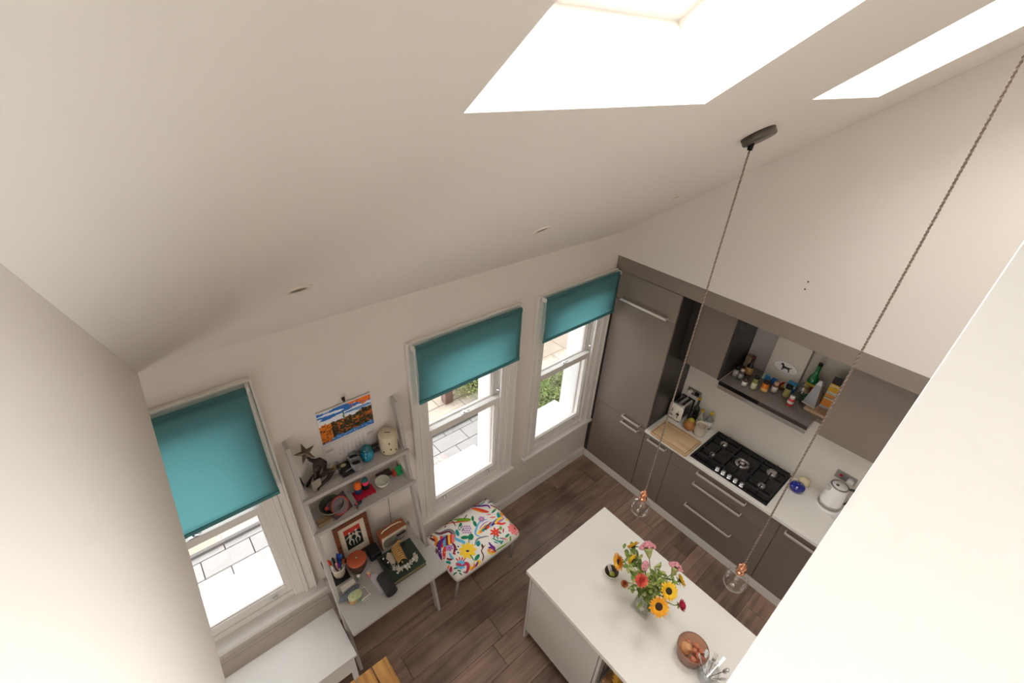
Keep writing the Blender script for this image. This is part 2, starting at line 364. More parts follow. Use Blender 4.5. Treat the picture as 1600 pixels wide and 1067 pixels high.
def blind(a, b, t, zb, label):
    ym = -.062
    T = thing('roller_blind', label, 'blind', ((a + b) / 2, ym, zb), group='teal roller blinds over the sash windows')
    nx, nz = 24, 16; bm = BM(); g = []
    for i in range(nx + 1):
        col = []
        for j in range(nz + 1):
            u = i / nx; v = j / nz
            pin = .010 * math.sin(math.pi * v) ** .7 * (1 - v * .3)
            x = a + pin + (b - a - 2 * pin) * u
            yy = ym - .012 - .004 * math.sin(math.pi * v) * math.sin(u * 9.5) - .01 * math.sin(math.pi * v) * (abs(u - .5) * 2) ** 3 * .6
            col.append(bm.verts.new((x, yy, zb + .02 + (t - zb - .02) * v)))
        g.append(col)
    for i in range(nx):
        for j in range(nz): f = bm.faces.new([g[i][j], g[i + 1][j], g[i + 1][j + 1], g[i][j + 1]]); f.smooth = True
    f = obj('fabric', bm, M_teal, T, world=True); sm = f.modifiers.new('solid', 'SOLIDIFY'); sm.thickness = .0006
    bm = BM(); box(bm, a + .001, b - .001, ym - .019, ym - .006, zb, zb + .026); obj('bottom_bar', bm, M_tealbar, T, world=True, bevel=.003)
    bm = BM(); cyl(bm, (0, 0, 0), .014, b - a, 16, mtx((a, ym, t - .004), ry=R(90))); obj('roller_tube', bm, M_teal, T, world=True)
    for x, s in ((a, -1), (b, 1)):
        bm = BM(); cyl(bm, (0, 0, 0), .019, .014, 16, mtx((x + (0 if s > 0 else -.014), ym, t - .004), ry=R(90))); box(bm, x + s * .002, x + s * .012, ym, -.033, t - .024, t + .016)
        obj('bracket', bm, M_trim, T, world=True, bevel=.002)
    bm = BM(); cx = a - .010; pts = [(cx, ym - .020, t - .01)]
    for k in range(12): pts.append((cx - .002 * math.sin(k), ym - .020, t - .01 - k * .06))
    if label.find('middle') >= 0 or label.find('right') >= 0: tube(bm, pts, .0022, 6)
    else: tube(bm, [(b + .006, p[1], p[2]) for p in pts], .0022, 6)
    obj('pull_chain', bm, M_trim, T, world=True)
    return T
def lift(parent, x, z, y):
    bm = BM(); box(bm, x - .014, x + .014, y - .006, y, z - .008, z + .012); tube(bm, [(x - .012, y - .004, z + .004), (x - .014, y - .02, z + .002), (x + .014, y - .02, z + .002), (x + .012, y - .004, z + .004)], .004, 6)
    obj('sash_lift', bm, M_chrome, parent, world=True)
for k in (1, 2, 3):
    a, b, t, s = WIN[k]; zr = 1.455 if k > 1 else 1.53
    T = thing('window_%d' % k, ['', 'left sash window, half hidden by the near wall, above the white bench', 'middle sash window between the ladder desk and the corner window', 'right sash window next to the tall brown cupboard'][k], None, ((a + b) / 2, 0, s), kind='structure')
    ia, ib, it = a + .1, b - .1, t - .09
    bm = BM()   # moulded architrave in steps
    zlow = s - .01 if k > 1 else s
    for o_, wd, d in ((0, .014, .030), (.014, .042, .017), (.056, .026, .025), (.082, .0195, .011)):
        for side in (0, 1):
            x0 = a + o_ if side == 0 else b - o_ - wd
            box(bm, x0, x0 + wd, -d, -.0005, zlow, t - o_)
        box(bm, a + o_ + wd, b - o_ - wd, -d, -.0005, t - o_ - wd, t - o_)
    obj('architrave', bm, M_trim, T, world=True, bevel=.003)
    bm = BM()   # box frame / jambs with parting beads
    for x0, x1 in ((ia, ia + .03), (ib - .03, ib)):
        box(bm, x0, x1, .0, .15, s, it)
    for x0, x1 in ((ia + .03, ia + .045), (ib - .045, ib - .03)):
        box(bm, x0, x1, .0, .022, s, it); box(bm, x0, x1, .070, .080, s, it); box(bm, x0, x1, .128, .15, s, it)
    box(bm, ia, ib, .0, .15, it - .02, it); box(bm, ia + .03, ib - .03, .075, .15, s, s + .03)
    obj('window_frame', bm, M_trim, T, world=True, bevel=.002)
    sash(T, ia + .032, ib - .032, s + .035 if k > 1 else s + .05, zr + .035, .024, .068, bot=.075, top=.06)
    sash(T, ia + .032, ib - .032, zr - .03, it - .02, .082, .126, bot=.05, top=.05)
    bm = BM(); box(bm, ia + .03, ib - .03, .015, .075, s - .0, s + .035 if k > 1 else s + .05); obj('sill_rail', bm, M_trim, T, world=True, bevel=.003)
    # inner board
    bm = BM()
    if k > 1: box(bm, a - .02, min(b + .02, -.001 if k == 3 else 9), -.05, .03, s - .035, s); box(bm, a - .005, min(b + .005, -.001 if k == 3 else 9), -.02, 0, s - .075, s - .035)
    else: box(bm, a - .05, b + .055, -.075, .03, s - .04, s)
    obj('window_board', bm, M_trim, T, world=True, bevel=.005)
    for x in (ia + .16, ib - .16): lift(T, x, s + .085, .024)
    xm = (ia + ib) / 2   # fastener on the meeting rail
    bm = BM(); box(bm, xm - .025, xm + .025, .030, .062, zr + .036, zr + .040); cyl(bm, (xm, .05, zr + .04), .008, .012, 12); tube(bm, [(xm, .05, zr + .048), (xm + .02, .035, zr + .048), (xm + .035, .032, zr + .05)], .004, 6); sph(bm, (xm + .036, .032, zr + .051), .006)
    obj('sash_fastener', bm, M_chrome, T, world=True)
    bm = BM(); cyl(bm, (0, 0, 0), .007, .02, 10, mtx((ib - .05, .045, zr + .11), rx=R(90))); sph(bm, (ib - .05, .025, zr + .11), .009); tube(bm, [(ib - .04, .035, zr + .035), (ib - .036, .038, zr + .2), (ib - .036, .04, it - .03)], .003, 6)
    obj('sash_stop', bm, M_chrome, T, world=True)
    bm = BM(); prism(bm, [(.15, s + .028), (.15, s - .05), (.44, s - .07), (.44, s - .005)], ia, ib, Matrix(((0, 0, 1, 0), (1, 0, 0, 0), (0, 1, 0, 0), (0, 0, 0, 1)))); obj('outer_sill', bm, M_ext, T, world=True, bevel=.004)
    bm = BM(); 
    for x0, x1 in ((ia - .001, ia + .02), (ib - .02, ib + .001)): box(bm, x0, x1, .15, WT + .01, s, it)
    obj('outer_reveal', bm, M_ext, T, world=True)
blind(-2.118, -1.200, 2.345, 1.885, 'teal roller blind half drawn over the middle window')
blind(-.952, -.025, 2.348, 1.945, 'teal roller blind drawn a short way down the right window by the tall cupboard')
blind(-3.99, -3.070, 2.470, 1.700, 'large teal roller blind drawn far down the left window')

# ------------------------------------------------------------------ kitchen
bm = BM(); box(bm, 0, .02, -5.0, -.001, 2.362, 2.487); struct('trim_fascia', bm, M_door, bevel=.0015)
bm = BM(); box(bm, .02, .23, -5.0, -.69, 2.40, 2.487); struct('trim_fascia_soffit', bm, M_dark)
def handle(parent, y0, y1, z, x=0.0, proj=.042, name='handle', label=None):
    """flat bar pull, bar standing off the front on two legs"""
    bm = BM(); box(bm, x - proj, x - proj + .010, y0, y1, z - .010, z + .010)
    box(bm, x - proj, x, y0, y0 + .008, z - .008, z + .008); box(bm, x - proj, x, y1 - .008, y1, z - .008, z + .008)
    return obj(name, bm, M_handle, parent, world=True, bevel=.0012, label=label)
# tall unit
T = thing('tall_cupboard', 'tall taupe brown fridge cupboard with three doors in the corner by the right window', 'cupboard', (.3, -.37, .1))
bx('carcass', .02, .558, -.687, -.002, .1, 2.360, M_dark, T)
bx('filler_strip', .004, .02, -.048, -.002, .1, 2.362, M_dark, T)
d = bx('door', 0, .02, -.684, -.052, 2.095, 2.358, M_door, T, bevel=.0015); handle(d, -.616, -.129, 2.115)
d = bx('door', 0, .02, -.684, -.052, .882, 2.091, M_door, T, bevel=.0015); handle(d, -.626, -.411, .905)
d = bx('door', 0, .02, -.684, -.052, .104, .878, M_door, T, bevel=.0015); handle(d, -.622, -.414, .83)
# base units
T = thing('base_cupboard', 'narrow taupe base cupboard with one door left of the hob drawers', 'cupboard', (.3, -.84, .1))
bx('carcass', .02, .55, -.998, -.692, .1, .878, M_dark, T); d = bx('door', 0, .02, -.994, -.690, .104, .872, M_door, T, bevel=.0015); handle(d, -.945, -.740, .828)
T = thing('drawer_unit', 'wide taupe three-drawer unit with long handles beneath the black hob', 'drawers', (.3, -1.5, .1))
bx('carcass', .02, .55, -2.008, -1.0, .1, .878, M_dark, T)
for z0, z1, hz in ((.722, .872, .826), (.414, .718, .688), (.104, .410, .392)):
    d = bx('drawer', 0, .02, -2.006, -.998, z0, z1, M_door, T, bevel=.0015); handle(d, -1.732, -1.276, hz)
T = thing('base_cupboard', 'taupe base cupboard right of the drawers, under the kettle', 'cupboard', (.3, -2.3, .1))
bx('carcass', .02, .55, -2.61, -2.012, .1, .878, M_dark, T); d = bx('door', 0, .02, -2.608, -2.010, .104, .872, M_door, T, bevel=.0015); handle(d, -2.55, -2.058, .826)
T = thing('base_cupboard', 'taupe base cupboard at the end of the run behind the near wall', 'cupboard', (.3, -2.9, .1))
bx('carcass', .02, .55, -3.2, -2.614, .1, .878, M_dark, T); d = bx('door', 0, .02, -3.198, -2.612, .104, .872, M_door, T, bevel=.0015); handle(d, -3.15, -2.66, .826)
bm = BM(); box(bm, .002, .018, -4.99, -.02, 0, .098); o = obj('plinth', bm, mat('pale_plinth', (.82, .79, .73), .4), None, bevel=.001); tag(o, kind='structure'); o.name = 'trim_plinth'
# worktop, splashback
bm = BM(); box(bm, -.022, .56, -3.2, -.689, .879, .91); o = obj('worktop', bm, M_wt, None, bevel=.002); tag(o, 'cream worktop running along the taupe base cupboards', 'worktop')
bm = BM(); box(bm, .548, .56, -3.2, -.689, .91, 1.60); struct('trim_splashback', bm, M_splash)
# wall cupboards
T = thing('wall_cupboard', 'taupe wall cupboard between tall cupboard and spice niche', 'cupboard', (.4, -.9, 1.648))
bx('carcass', .25, .738, -1.098, -.692, 1.662, 2.40, M_dark, T); d = bx('door', .232, .25, -1.078, -.772, 1.648, 2.396, M_door, T, bevel=.0015)
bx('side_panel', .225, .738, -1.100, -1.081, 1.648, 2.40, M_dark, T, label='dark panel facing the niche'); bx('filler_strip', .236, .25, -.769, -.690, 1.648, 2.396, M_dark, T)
T = thing('wall_cupboard', 'taupe wall cupboard right of spice niche, above the kettle', 'cupboard', (.4, -2.5, 1.65))
bx('carcass', .22, .738, -3.2, -1.908, 1.652, 2.40, M_dark, T)
bx('door', .20, .22, -2.56, -1.905, 1.65, 2.396, M_door, T, bevel=.0015); bx('door', .20, .22, -3.198, -2.563, 1.65, 2.396, M_door, T, bevel=.0015)
# extractor
Z = 1.645
T = thing('extractor_hood', 'slim steel extractor hood above the hob whose top serves as spice shelf', 'extractor', (.4, -1.46, 1.57))
bm = BM(); box(bm, .236, .738, -1.832, -1.102, 1.615, Z); box(bm, .40, .738, -1.904, -1.832, 1.615, Z); obj('hood_top', bm, M_hoodtop, T, world=True)
bx('glass_strip', .228, .236, -1.45, -1.102, 1.612, Z - .001, C(14, 13, 13, .15), T, label='black control strip'); bx('front_strip', .228, .236, -1.832, -1.45, 1.612, Z - .001, mat('bronze_strip', (.08, .06, .05), .3, .6), T)
bm = BM(); box(bm, .224, .546, -1.832, -1.102, 1.575, 1.612)
obj('hood_body', bm, M_steel, T, world=True, bevel=.002)
bm = BM()
for k in range(12): box(bm, .2225, .224, -1.38 - k * .012, -1.374 - k * .012 - .003, 1.588, 1.598)
obj('control_buttons', bm, C(225, 225, 220), T, world=True)
bm = BM(); box(bm, .64, .738, -1.572, -1.30, Z, 2.40); obj('chimney', bm, mat('chimney_steel', (.76, .70, .61), .38, .12), T, world=True, bevel=.002)
bm = BM(); box(bm, .70, .738, -1.30, -1.102, Z, 2.40); obj('back_panel', bm, mat('grey_niche_panel', (.52, .49, .46), .35, .1), T, world=True)
bx('back_panel', .70, .738, -1.904, -1.575, Z, 2.40, mat('cream_niche_panel', (.60, .55, .47), .4, .1), T)
# oval sticker with a black dog on the chimney
c = on_plane(1227.5, 574.5, 'x', .639); SM = Matrix(((0, 0, -1, .6395), (-1, 0, 0, c.y), (0, 1, 0, c.z), (0, 0, 0, 1)))
T = thing('oval_sticker', 'white oval sticker with a black dog on the hood chimney', 'sticker', (.6395, c.y, c.z - .05))
ell = lambda rx, ry, n=40: [(rx * math.cos(2 * math.pi * i / n), ry * math.sin(2 * math.pi * i / n)) for i in range(n)]
bm = BM(); prism(bm, ell(.106, .060), 0, .001, SM); obj('disc', bm, C(245, 242, 236), T, world=True)
bm = BM(); tube(bm, [SM @ Vector((x, y, .0012)) for x, y in ell(.099, .054)], .0013, 5, closed=True); obj('rim_line', bm, C(60, 55, 52), T, world=True)
dog = [(-.045, .012), (-.040, .024), (-.036, .035), (-.030, .030), (-.022, .030), (-.018, .018), (-.008, .012), (.015, .010), (.030, .012), (.048, .020), (.050, .017), (.034, .004), (.032, -.008), (.038, -.022), (.034, -.034), (.028, -.034), (.029, -.022), (.020, -.008), (-.008, -.010), (-.014, -.020), (-.022, -.034), (-.030, -.034), (-.024, -.020), (-.026, -.004), (-.030, .012), (-.036, .014)]
bm = BM(); prism(bm, dog, .001, .002, SM); obj('dog_silhouette', bm, C(48, 42, 42), T, world=True)

# sockets
def socket(y0, y1, z0, z1, label, sw):
    T = thing('wall_socket', label, 'socket', (.545, (y0 + y1) / 2, z0)); x = .548
    bx('face_plate', x - .006, x, y0, y1, z0, z1, mat('socket_steel', (.42, .40, .38), .35, .8), T, bevel=.002); ym = (y0 + y1) / 2; h = (z0 + z1) / 2
    if sw == 0:   # twin socket, plug in the left one
        bm = BM()
        for yy in (y1 - .04, y0 + .04):
            box(bm, x - .008, x - .006, yy - .022, yy + .022, h - .026, h + .02)
        obj('insert', bm, M_black, T, world=True)
        bm = BM(); cyl(bm, (0, 0, 0), .022, .03, 16, mtx((x - .008, y1 - .04, h), ry=R(-90))); obj('plug', bm, C(225, 220, 212), T, world=True, bevel=.002)
        bm = BM(); tube(bm, [(x - .03, y1 - .04, h - .01), (x - .03, y1 - .035, h - .06), (x - .02, y1 - .03, h - .14), (x - .05, y1 - .02, .93)], .003, 6); obj('flex', bm, C(225, 220, 212), T, world=True)
    else:
        bx('cooker_switch', x - .011, x - .006, y1 - .05, y1 - .028, h - .012, h + .012, C(170, 30, 35), T, bevel=.001, label='red switch')
        bx('rocker_switch', x - .009, x - .006, ym - .020, ym - .008, h + .006, h + .02, C(150, 145, 140), T)
        bm = BM(); cyl(bm, (0, 0, 0), .024, .03, 16, mtx((x - .007, y0 + .035, h - .004), ry=R(-90))); obj('plug', bm, C(228, 225, 220), T, world=True, bevel=.002)
        bm = BM(); tube(bm, [(x - .034, y0 + .035, h - .012), (x - .036, y0 + .045, h - .06), (x - .03, y0 + .05, h - .15), (x - .05, y0 + .05, .916), (.47, y0 + .03, .914)], .003, 6); obj('flex', bm, C(228, 225, 220), T, world=True)
socket(-.885, -.738, 1.142, 1.218, 'steel twin socket with a white plug behind the toaster', 0)
socket(-2.26, -2.112, 1.137, 1.215, 'steel socket plate with a red cooker switch behind the kettle', 1)

# hob
T = thing('gas_hob', 'black five-burner gas hob set into the cream worktop', 'hob', (.275, -1.507, .91))
bx('glass_plate', .018, .528, -1.860, -1.155, .9105, .9165, M_blackglass, T, bevel=.002)
def burner(x, y, r, ring=False):
    bm = BM()
    if ring:
        lathe(bm, [(r * .62, .004), (r * .62, .018), (r, .018), (r, .004)], 28, (x, y, .9165)); lathe(bm, [(0, .026), (r * .3, .026), (r * .34, .020), (r * .40, .004)], 24, (x, y, .9165))
    else: lathe(bm, [(0, .024), (r * .8, .024), (r, .018), (r * 1.02, .006), (r * 1.02, 0)], 24, (x, y, .9165))
    b = obj('burner', bm, mat('burner_steel', (.50, .47, .43), .32, .9), T, world=True)
    bm = BM(); lathe(bm, [(0, .003), (r * 1.25, .003), (r * 1.3, 0)], 24, (x, y, .9165)); obj('burner_seat', bm, M_iron, b, world=True)
for q in ((.403, -1.286, .034), (.19, -1.283, .022), (.407, -1.737, .045), (.188, -1.740, .030)): burner(*q)
burner(.300, -1.513, .062, True)
def grate(y0, y1, x0, x1, cs_, name='pan_support'):
    bm = BM(); zt = .955; r = .0055
    def bar(p, q): 
        p = Vector(p); q = Vector(q); d = (q - p); L = d.length; a = math.atan2(d.y, d.x); box(bm, 0, L, -r, r, -.006, .006, Matrix.Translation(p) @ Matrix.Rotation(a, 4, 'Z'))
    c4 = [(x0, y0), (x1, y0), (x1, y1), (x0, y1)]
    for i in range(4): bar((*c4[i], zt - .012), (*c4[(i + 1) % 4], zt - .012))
    for x, y in c4: box(bm, x - .006, x + .006, y - .006, y + .006, .9165, zt - .006)
    for cx, cy, rr in cs_:
        for dx, dy in ((1, 0), (-1, 0), (0, 1), (0, -1)):
            ex = x1 if dx > 0 else x0 if dx < 0 else cx; ey = y1 if dy > 0 else y0 if dy < 0 else cy
            if abs(dx) and abs(ex - cx) > .14: ex = cx + dx * .12
            bar((cx + dx * rr, cy + dy * rr, zt - .006), (ex, ey, zt - .006))
            box(bm, ex - .005 if dx else cx - .005, ex + .005 if dx else cx + .005, ey - .005 if dy else cy - .005, ey + .005 if dy else cy + .005, zt - .012, zt + .004)
    obj(name, bm, M_iron, T, world=True, bevel=.0015)
grate(-1.405, -1.175, .085, .500, [(.403, -1.286, .025), (.19, -1.283, .018)])
grate(-1.618, -1.412, .115, .500, [(.300, -1.513, .045)])
grate(-1.842, -1.625, .085, .500, [(.407, -1.737, .032), (.188, -1.740, .022)])
for y in (-1.405, -1.459, -1.515, -1.571, -1.627):
    bm = BM(); lathe(bm, [(0, .032), (.016, .032), (.018, .028), (.016, .006), (.020, .003), (.020, 0)], 18, (.052, y, .9165)); box(bm, .05, .054, y - .012, y + .012, .9465, .949); obj('knob', bm, M_chrome, T, world=True)

# ------------------------------------------------------------------ island
T = thing('kitchen_island', 'white kitchen island with overhanging cream top and open end bay', 'island', (-1.47, -1.9, 0))
bx('worktop', -1.895, -1.045, -3.1, -1.026, .872, .91, M_wt, T, bevel=.002)
M_isl = mat('island_white', (.60, .575, .53), .45)
bx('end_panel', -1.872, -1.07, -1.066, -1.048, 0, .872, M_isl, T, bevel=.001)
bx('side_panel', -1.872, -1.853, -1.686, -1.070, .135, .868, M_isl, T, bevel=.001)
bx('kitchen_side_panel', -1.09, -1.07, -3.08, -1.07, .12, .868, M_isl, T)
bx('divider_panel', -1.872, -1.10, -1.712, -1.692, .10, .868, M_isl, T); bx('carcass', -1.850, -1.095, -1.690, -1.07, .12, .868, M_isl, T)
bx('back_panel', -1.45, -1.43, -3.05, -1.715, .10, .868, M_isl, T); bx('bay_floor', -1.86, -1.45, -3.05, -1.715, .10, .12, M_isl, T); bx('bay_shelf', -1.86, -1.45, -3.05, -1.715, .42, .44, M_isl, T)
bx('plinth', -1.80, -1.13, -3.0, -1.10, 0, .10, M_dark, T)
# wire basket of mustard cloths in the bay
T = thing('wire_basket', 'black wire rack standing in the open bay of the island', 'rack', (-1.75, -1.88, .44))
bm = BM()
for k in range(9):
    x = -1.845 + k * .017; tube(bm, [(x, -1.73, .80), (x, -2.30, .80)], .002, 6)
for y in (-1.73, -2.0, -2.30): tube(bm, [(-1.845, y, .44), (-1.845, y, .80), (-1.709, y, .80), (-1.709, y, .44)], .003, 6)
obj('wires', bm, C(60, 55, 50, .3, .8), T, world=True)
for i, (y, zz) in enumerate(((-1.80, .66), (-1.93, .62))):
    bm = BM()
    for k in range(5):
        pts = [(-1.835 + .0, y + .05 * math.sin(a + k), zz - .09 + .022 * k + .012 * math.sin(a * 3 + k)) for a in [j * .4 for j in range(8)]]
        tube(bm, [(-1.84 + j * .015, y - .05 + .012 * k + .006 * math.sin(j + k), zz - .1 + .045 * k + .01 * math.sin(j * 1.3)) for j in range(8)], [.022 + .006 * math.sin(j * 2 + k) for j in range(8)], 8)
    o = obj('folded_cloth', bm, mat('mustard_cloth', (.62, .33, .035), .85, bump=.3, bscale=150), None, smooth=True); tag(o, 'mustard yellow cloth %s in the island bay' % ('stuffed nearest the side panel' if i == 0 else 'bunched deeper under the wire rack'), 'cloth')
bx('cloth_box', -1.84, -1.70, -2.02, -1.74, .441, .55, wood('box_wood', (.30, .16, .06), (.45, .27, .12)), None, bevel=.003); tag(bpy.data.objects['cloth_box'], 'low wooden box under the mustard cloths in the island bay', 'box'); bpy.data.objects['cloth_box'].name = 'wooden_box'

# ------------------------------------------------------------------ ladder desk
T = thing('ladder_desk', 'grey leaning ladder desk with two narrow shelves against the window wall', 'desk', (-2.63, -.25, 0))
def rail(x0, x1):
    # leaning board, top at z 2.0 on the wall, foot out on the floor
    bm = BM(); d = .062
    prism(bm, [(-.004, 2.0), (-.004 - d, 1.985), (-.462, 0), (-.462 + d, 0)], x0, x1, Matrix(((0, 0, 1, 0), (1, 0, 0, 0), (0, 1, 0, 0), (0, 0, 0, 1))))
    return obj('side_rail', bm, M_grey, T, world=True, bevel=.002)
rail(-2.978, -2.956); rail(-2.292, -2.270)
for zt, yf in ((1.62, -.145), (1.36, -.20)):
    s = bx('shelf', -2.955, -2.293, yf, -.012, zt - .02, zt, M_grey, T, bevel=.0015)
    bx('front_lip', -2.985, -2.262, yf - .014, yf - .001, zt - .028, zt + .001, M_grey, T, bevel=.0015)
    for x in (-2.955, -2.305):
        bm = BM(); prism(bm, [(-.012, zt + .001), (yf + .01, zt + .001), (yf * .62 , zt + .03), (-.012, zt + .05)], x, x + .012, Matrix(((0, 0, 1, 0), (1, 0, 0, 0), (0, 1, 0, 0), (0, 0, 0, 1)))); obj('shelf_end', bm, M_grey, s, world=True)
s = bx('desk_top', -2.955, -2.293, -.575, -.012, .728, .75, M_grey, T, bevel=.0015)
bx('desk_front', -2.984, -2.264, -.585, -.345, .728, .7505, M_grey, T, bevel=.0015)
bx('wall_cleat', -2.30, -2.293, -.10, -.06, .75, .78, C(170, 175, 168), T)
for x in (-2.90, -2.33): bx('runner', x, x + .02, -.56, -.02, .708, .728, M_trim, T)
bm = BM(); tube(bm, [(-2.982, -.01 - .2255 * (2 - z) , z) for z in (1.62, 1.2, .75, .40)], .0028, 6); obj('edge_strip', bm, M_trim, T, world=True, label='thin white strip along the left rail')  # thin white tube following the slope of the left rail
bx('hinge_bracket', -2.990, -2.978, -.22, -.19, 1.02, 1.06, C(110, 105, 98), T)
# white bench
T = thing('white_bench', 'low white bench below the left window beside the ladder desk', 'bench', (-3.5, -.35, 0))
bx('top_board', -4.2, -2.99, -.556, -.155, .427, .45, M_white, T, bevel=.002)
bx('front_panel', -4.18, -3.01, -.545, -.527, .25, .427, M_white, T, bevel=.001); bx('back_panel', -4.18, -3.01, -.185, -.167, .25, .427, M_white, T); bx('end_panel', -3.028, -3.01, -.527, -.185, .25, .427, M_white, T); bx('bottom_board', -4.18, -3.03, -.527, -.185, .25, .265, M_white, T)
for x, y in ((-3.045, -.54), (-3.045, -.205), (-4.17, -.54), (-4.17, -.205)): bx('leg', x, x + .035, y, y + .035, 0, .25 if x < -4 else .427, M_white, T)
# wooden table below the camera
T = thing('wooden_table', 'honey coloured plank table whose corner shows at the bottom edge', 'table', (-3.3, -1.4, 0))
M_tab = wood('honey_oak', (.38, .17, .04), (.62, .33, .09), .5, 'Y', 2.2, per_object=.15, knots=False)
xr = -2.880
for k in range(7):
    yo = [-.823, -.821, -.818, -.826, -.82, -.822, -.82][k]; wdt = [.094, .096, .09, .097, .093, .095, .096][k]
    bx('plank', xr - wdt, xr, -2.0, yo, .722 - .001 * (k % 2), .75 - .0015 * (k % 2), M_tab, T, bevel=.004); xr -= wdt + .006
bx('apron', -3.5, -2.93, -1.94, -.88, .65, .72, M_tab, T)
for x, y in ((-2.97, -.90), (-3.52, -.90), (-2.97, -1.95), (-3.52, -1.95)): bx('leg', x, x + .055, y, y + .055, 0, .65, M_tab, T, bevel=.004)

# ------------------------------------------------------------------ embroidered stool
T = thing('embroidered_stool', 'stool with white seat embroidered with bright birds and flowers, on slim grey legs', 'stool', (-1.825, -.31, 0), 0)
SX0, SX1, SY0, SY1, SZ = -2.165, -1.485, -.555, -.068, .462
bm = BM(); nx, ny = 28, 20; g = []
def seat_z(u, v):
    e = min(u, 1 - u) * 1.4; f = min(v, 1 - v); k = min(1, min(e, f) / .10); return SZ - .028 * (1 - k) ** 2.2 + .006 * math.sin(math.pi * u) * math.sin(math.pi * v)
def rc(u, v):   # slightly rounded corners in plan
    x = SX0 + (SX1 - SX0) * u; y = SY0 + (SY1 - SY0) * v; cu, cv = (u - .5) * 2, (v - .5) * 2; k = (abs(cu) ** 8 * abs(cv) ** 8) * .014
    return x - math.copysign(k, cu), y - math.copysign(k, cv)
for i in range(nx + 1):
    g.append([bm.verts.new((*rc(i / nx, j / ny), seat_z(i / nx, j / ny))) for j in range(ny + 1)])
for i in range(nx):
    for j in range(ny): bm.faces.new([g[i][j], g[i + 1][j], g[i + 1][j + 1], g[i][j + 1]])
rim = [g[i][0] for i in range(nx + 1)] + [g[nx][j] for j in range(1, ny + 1)] + [g[i][ny] for i in range(nx - 1, -1, -1)] + [g[0][j] for j in range(ny - 1, 0, -1)]
lo = [bm.verts.new((v.co.x, v.co.y, SZ - .075)) for v in rim]
for i in range(len(rim)): j = (i + 1) % len(rim); bm.faces.new([rim[i], lo[i], lo[j], rim[j]])
bm.faces.new(lo); bmesh.ops.recalc_face_normals(bm, faces=bm.faces[:])
seat = obj('seat_cushion', bm, mat('white_embroidery_ground', (.80, .765, .70), .9, bump=.3, bscale=400), T, world=True, smooth=True)
PAL = {k: mat('thread_' + k, srgb(*v), .8, bump=.4, bscale=500) for k, v in dict(red=(225, 62, 40), orange=(240, 130, 30), yellow=(250, 205, 50), green=(10, 120, 80), lime=(110, 160, 30), teal=(0, 140, 135), blue=(95, 180, 215), navy=(50, 55, 100), purple=(100, 35, 130), lilac=(180, 130, 185), pink=(235, 125, 125), magenta=(190, 45, 85), brown=(100, 50, 30), grey=(130, 125, 135), maroon=(120, 25, 45)).items()}
PN = list(PAL)
eb = BM()
layer = [0]
def sp(a, b):   # motif position: crop pixel of the photograph -> seat plane
    p = on_plane(640 + a / 4.85, 740 + b / 4.85, 'z', SZ + .004); return p.x, p.y
def drape(x, y):
    u = (x - SX0) / (SX1 - SX0); v = (y - SY0) / (SY1 - SY0); u = min(1.0, max(0.0, u)); v = min(1.0, max(0.0, v)); x2, y2 = rc(u, v)
    return (x2, y2, seat_z(u, v) + .0008 + layer[0] * .00012)
def poly(pts, col):
    layer[0] = (layer[0] + 1) % 12
    vs = [eb.verts.new(drape(x, y)) for x, y in pts]
    c = eb.verts.new(drape(sum(p[0] for p in pts) / len(pts), sum(p[1] for p in pts) / len(pts)))
    for i in range(len(vs)):
        try:
            f = eb.faces.new([c, vs[i], vs[(i + 1) % len(vs)]]); f.material_index = PN.index(col)
        except ValueError: pass
def stroke(pts, wd, col, taper=True):
    P = [Vector(sp(*p)) for p in pts]; Q = []
    for i in range(len(P) - 1):
        p0 = P[max(i - 1, 0)]; p1 = P[i]; p2 = P[i + 1]; p3 = P[min(i + 2, len(P) - 1)]
        for k in range(4):
            t = k / 4; Q.append(.5 * ((2 * p1) + (p2 - p0) * t + (2 * p0 - 5 * p1 + 4 * p2 - p3) * t * t + (3 * p1 - p0 - 3 * p2 + p3) * t ** 3))
    Q.append(P[-1]); layer[0] = (layer[0] + 1) % 12; prev = None; n = len(Q)
    for i, q in enumerate(Q):
        t = (Q[min(i + 1, n - 1)] - Q[max(i - 1, 0)]); t.normalize(); nn = Vector((-t.y, t.x)); s = wd / 4.85 * .0057 * (math.sin(math.pi * (i + .6) / (n + .2)) ** .6 if taper else 1)
        a = q + nn * s / 2; b = q - nn * s / 2; cur = (eb.verts.new(drape(a.x, a.y)), eb.verts.new(drape(b.x, b.y)))
        if prev: f = eb.faces.new([prev[0], prev[1], cur[1], cur[0]]); f.material_index = PN.index(col)
        prev = cur
def leaf(a, b, L, wd, ang, col):
    c = Vector(sp(a, b)); k = .0057 / 4.85; d = Vector((math.cos(ang), math.sin(ang))); n = Vector((-d.y, d.x)); pts = []
    for i in range(12):
        t = 2 * math.pi * i / 12; pts.append(c + d * math.cos(t) * L * k / 2 + n * math.sin(t) * abs(math.sin(t)) ** .3 * wd * k / 2)
    poly([(p.x, p.y) for p in pts], col)
def flower(a, b, r, n, col, cc, wd=.35):
    k = .0057 / 4.85; c = Vector(sp(a, b))
    for i in range(n):
        t = 2 * math.pi * i / n + .2; d = Vector((math.cos(t), math.sin(t))); nn = Vector((-d.y, d.x)); m = c + d * r * k * .55
        poly([tuple(m + d * math.cos(s) * r * k * .48 + nn * math.sin(s) * r * k * wd) for s in [j * math.pi / 5 for j in range(10)]], col)
    poly([tuple(c + Vector((math.cos(s), math.sin(s))) * r * k * .2) for s in [j * math.pi / 5 for j in range(10)]], cc)
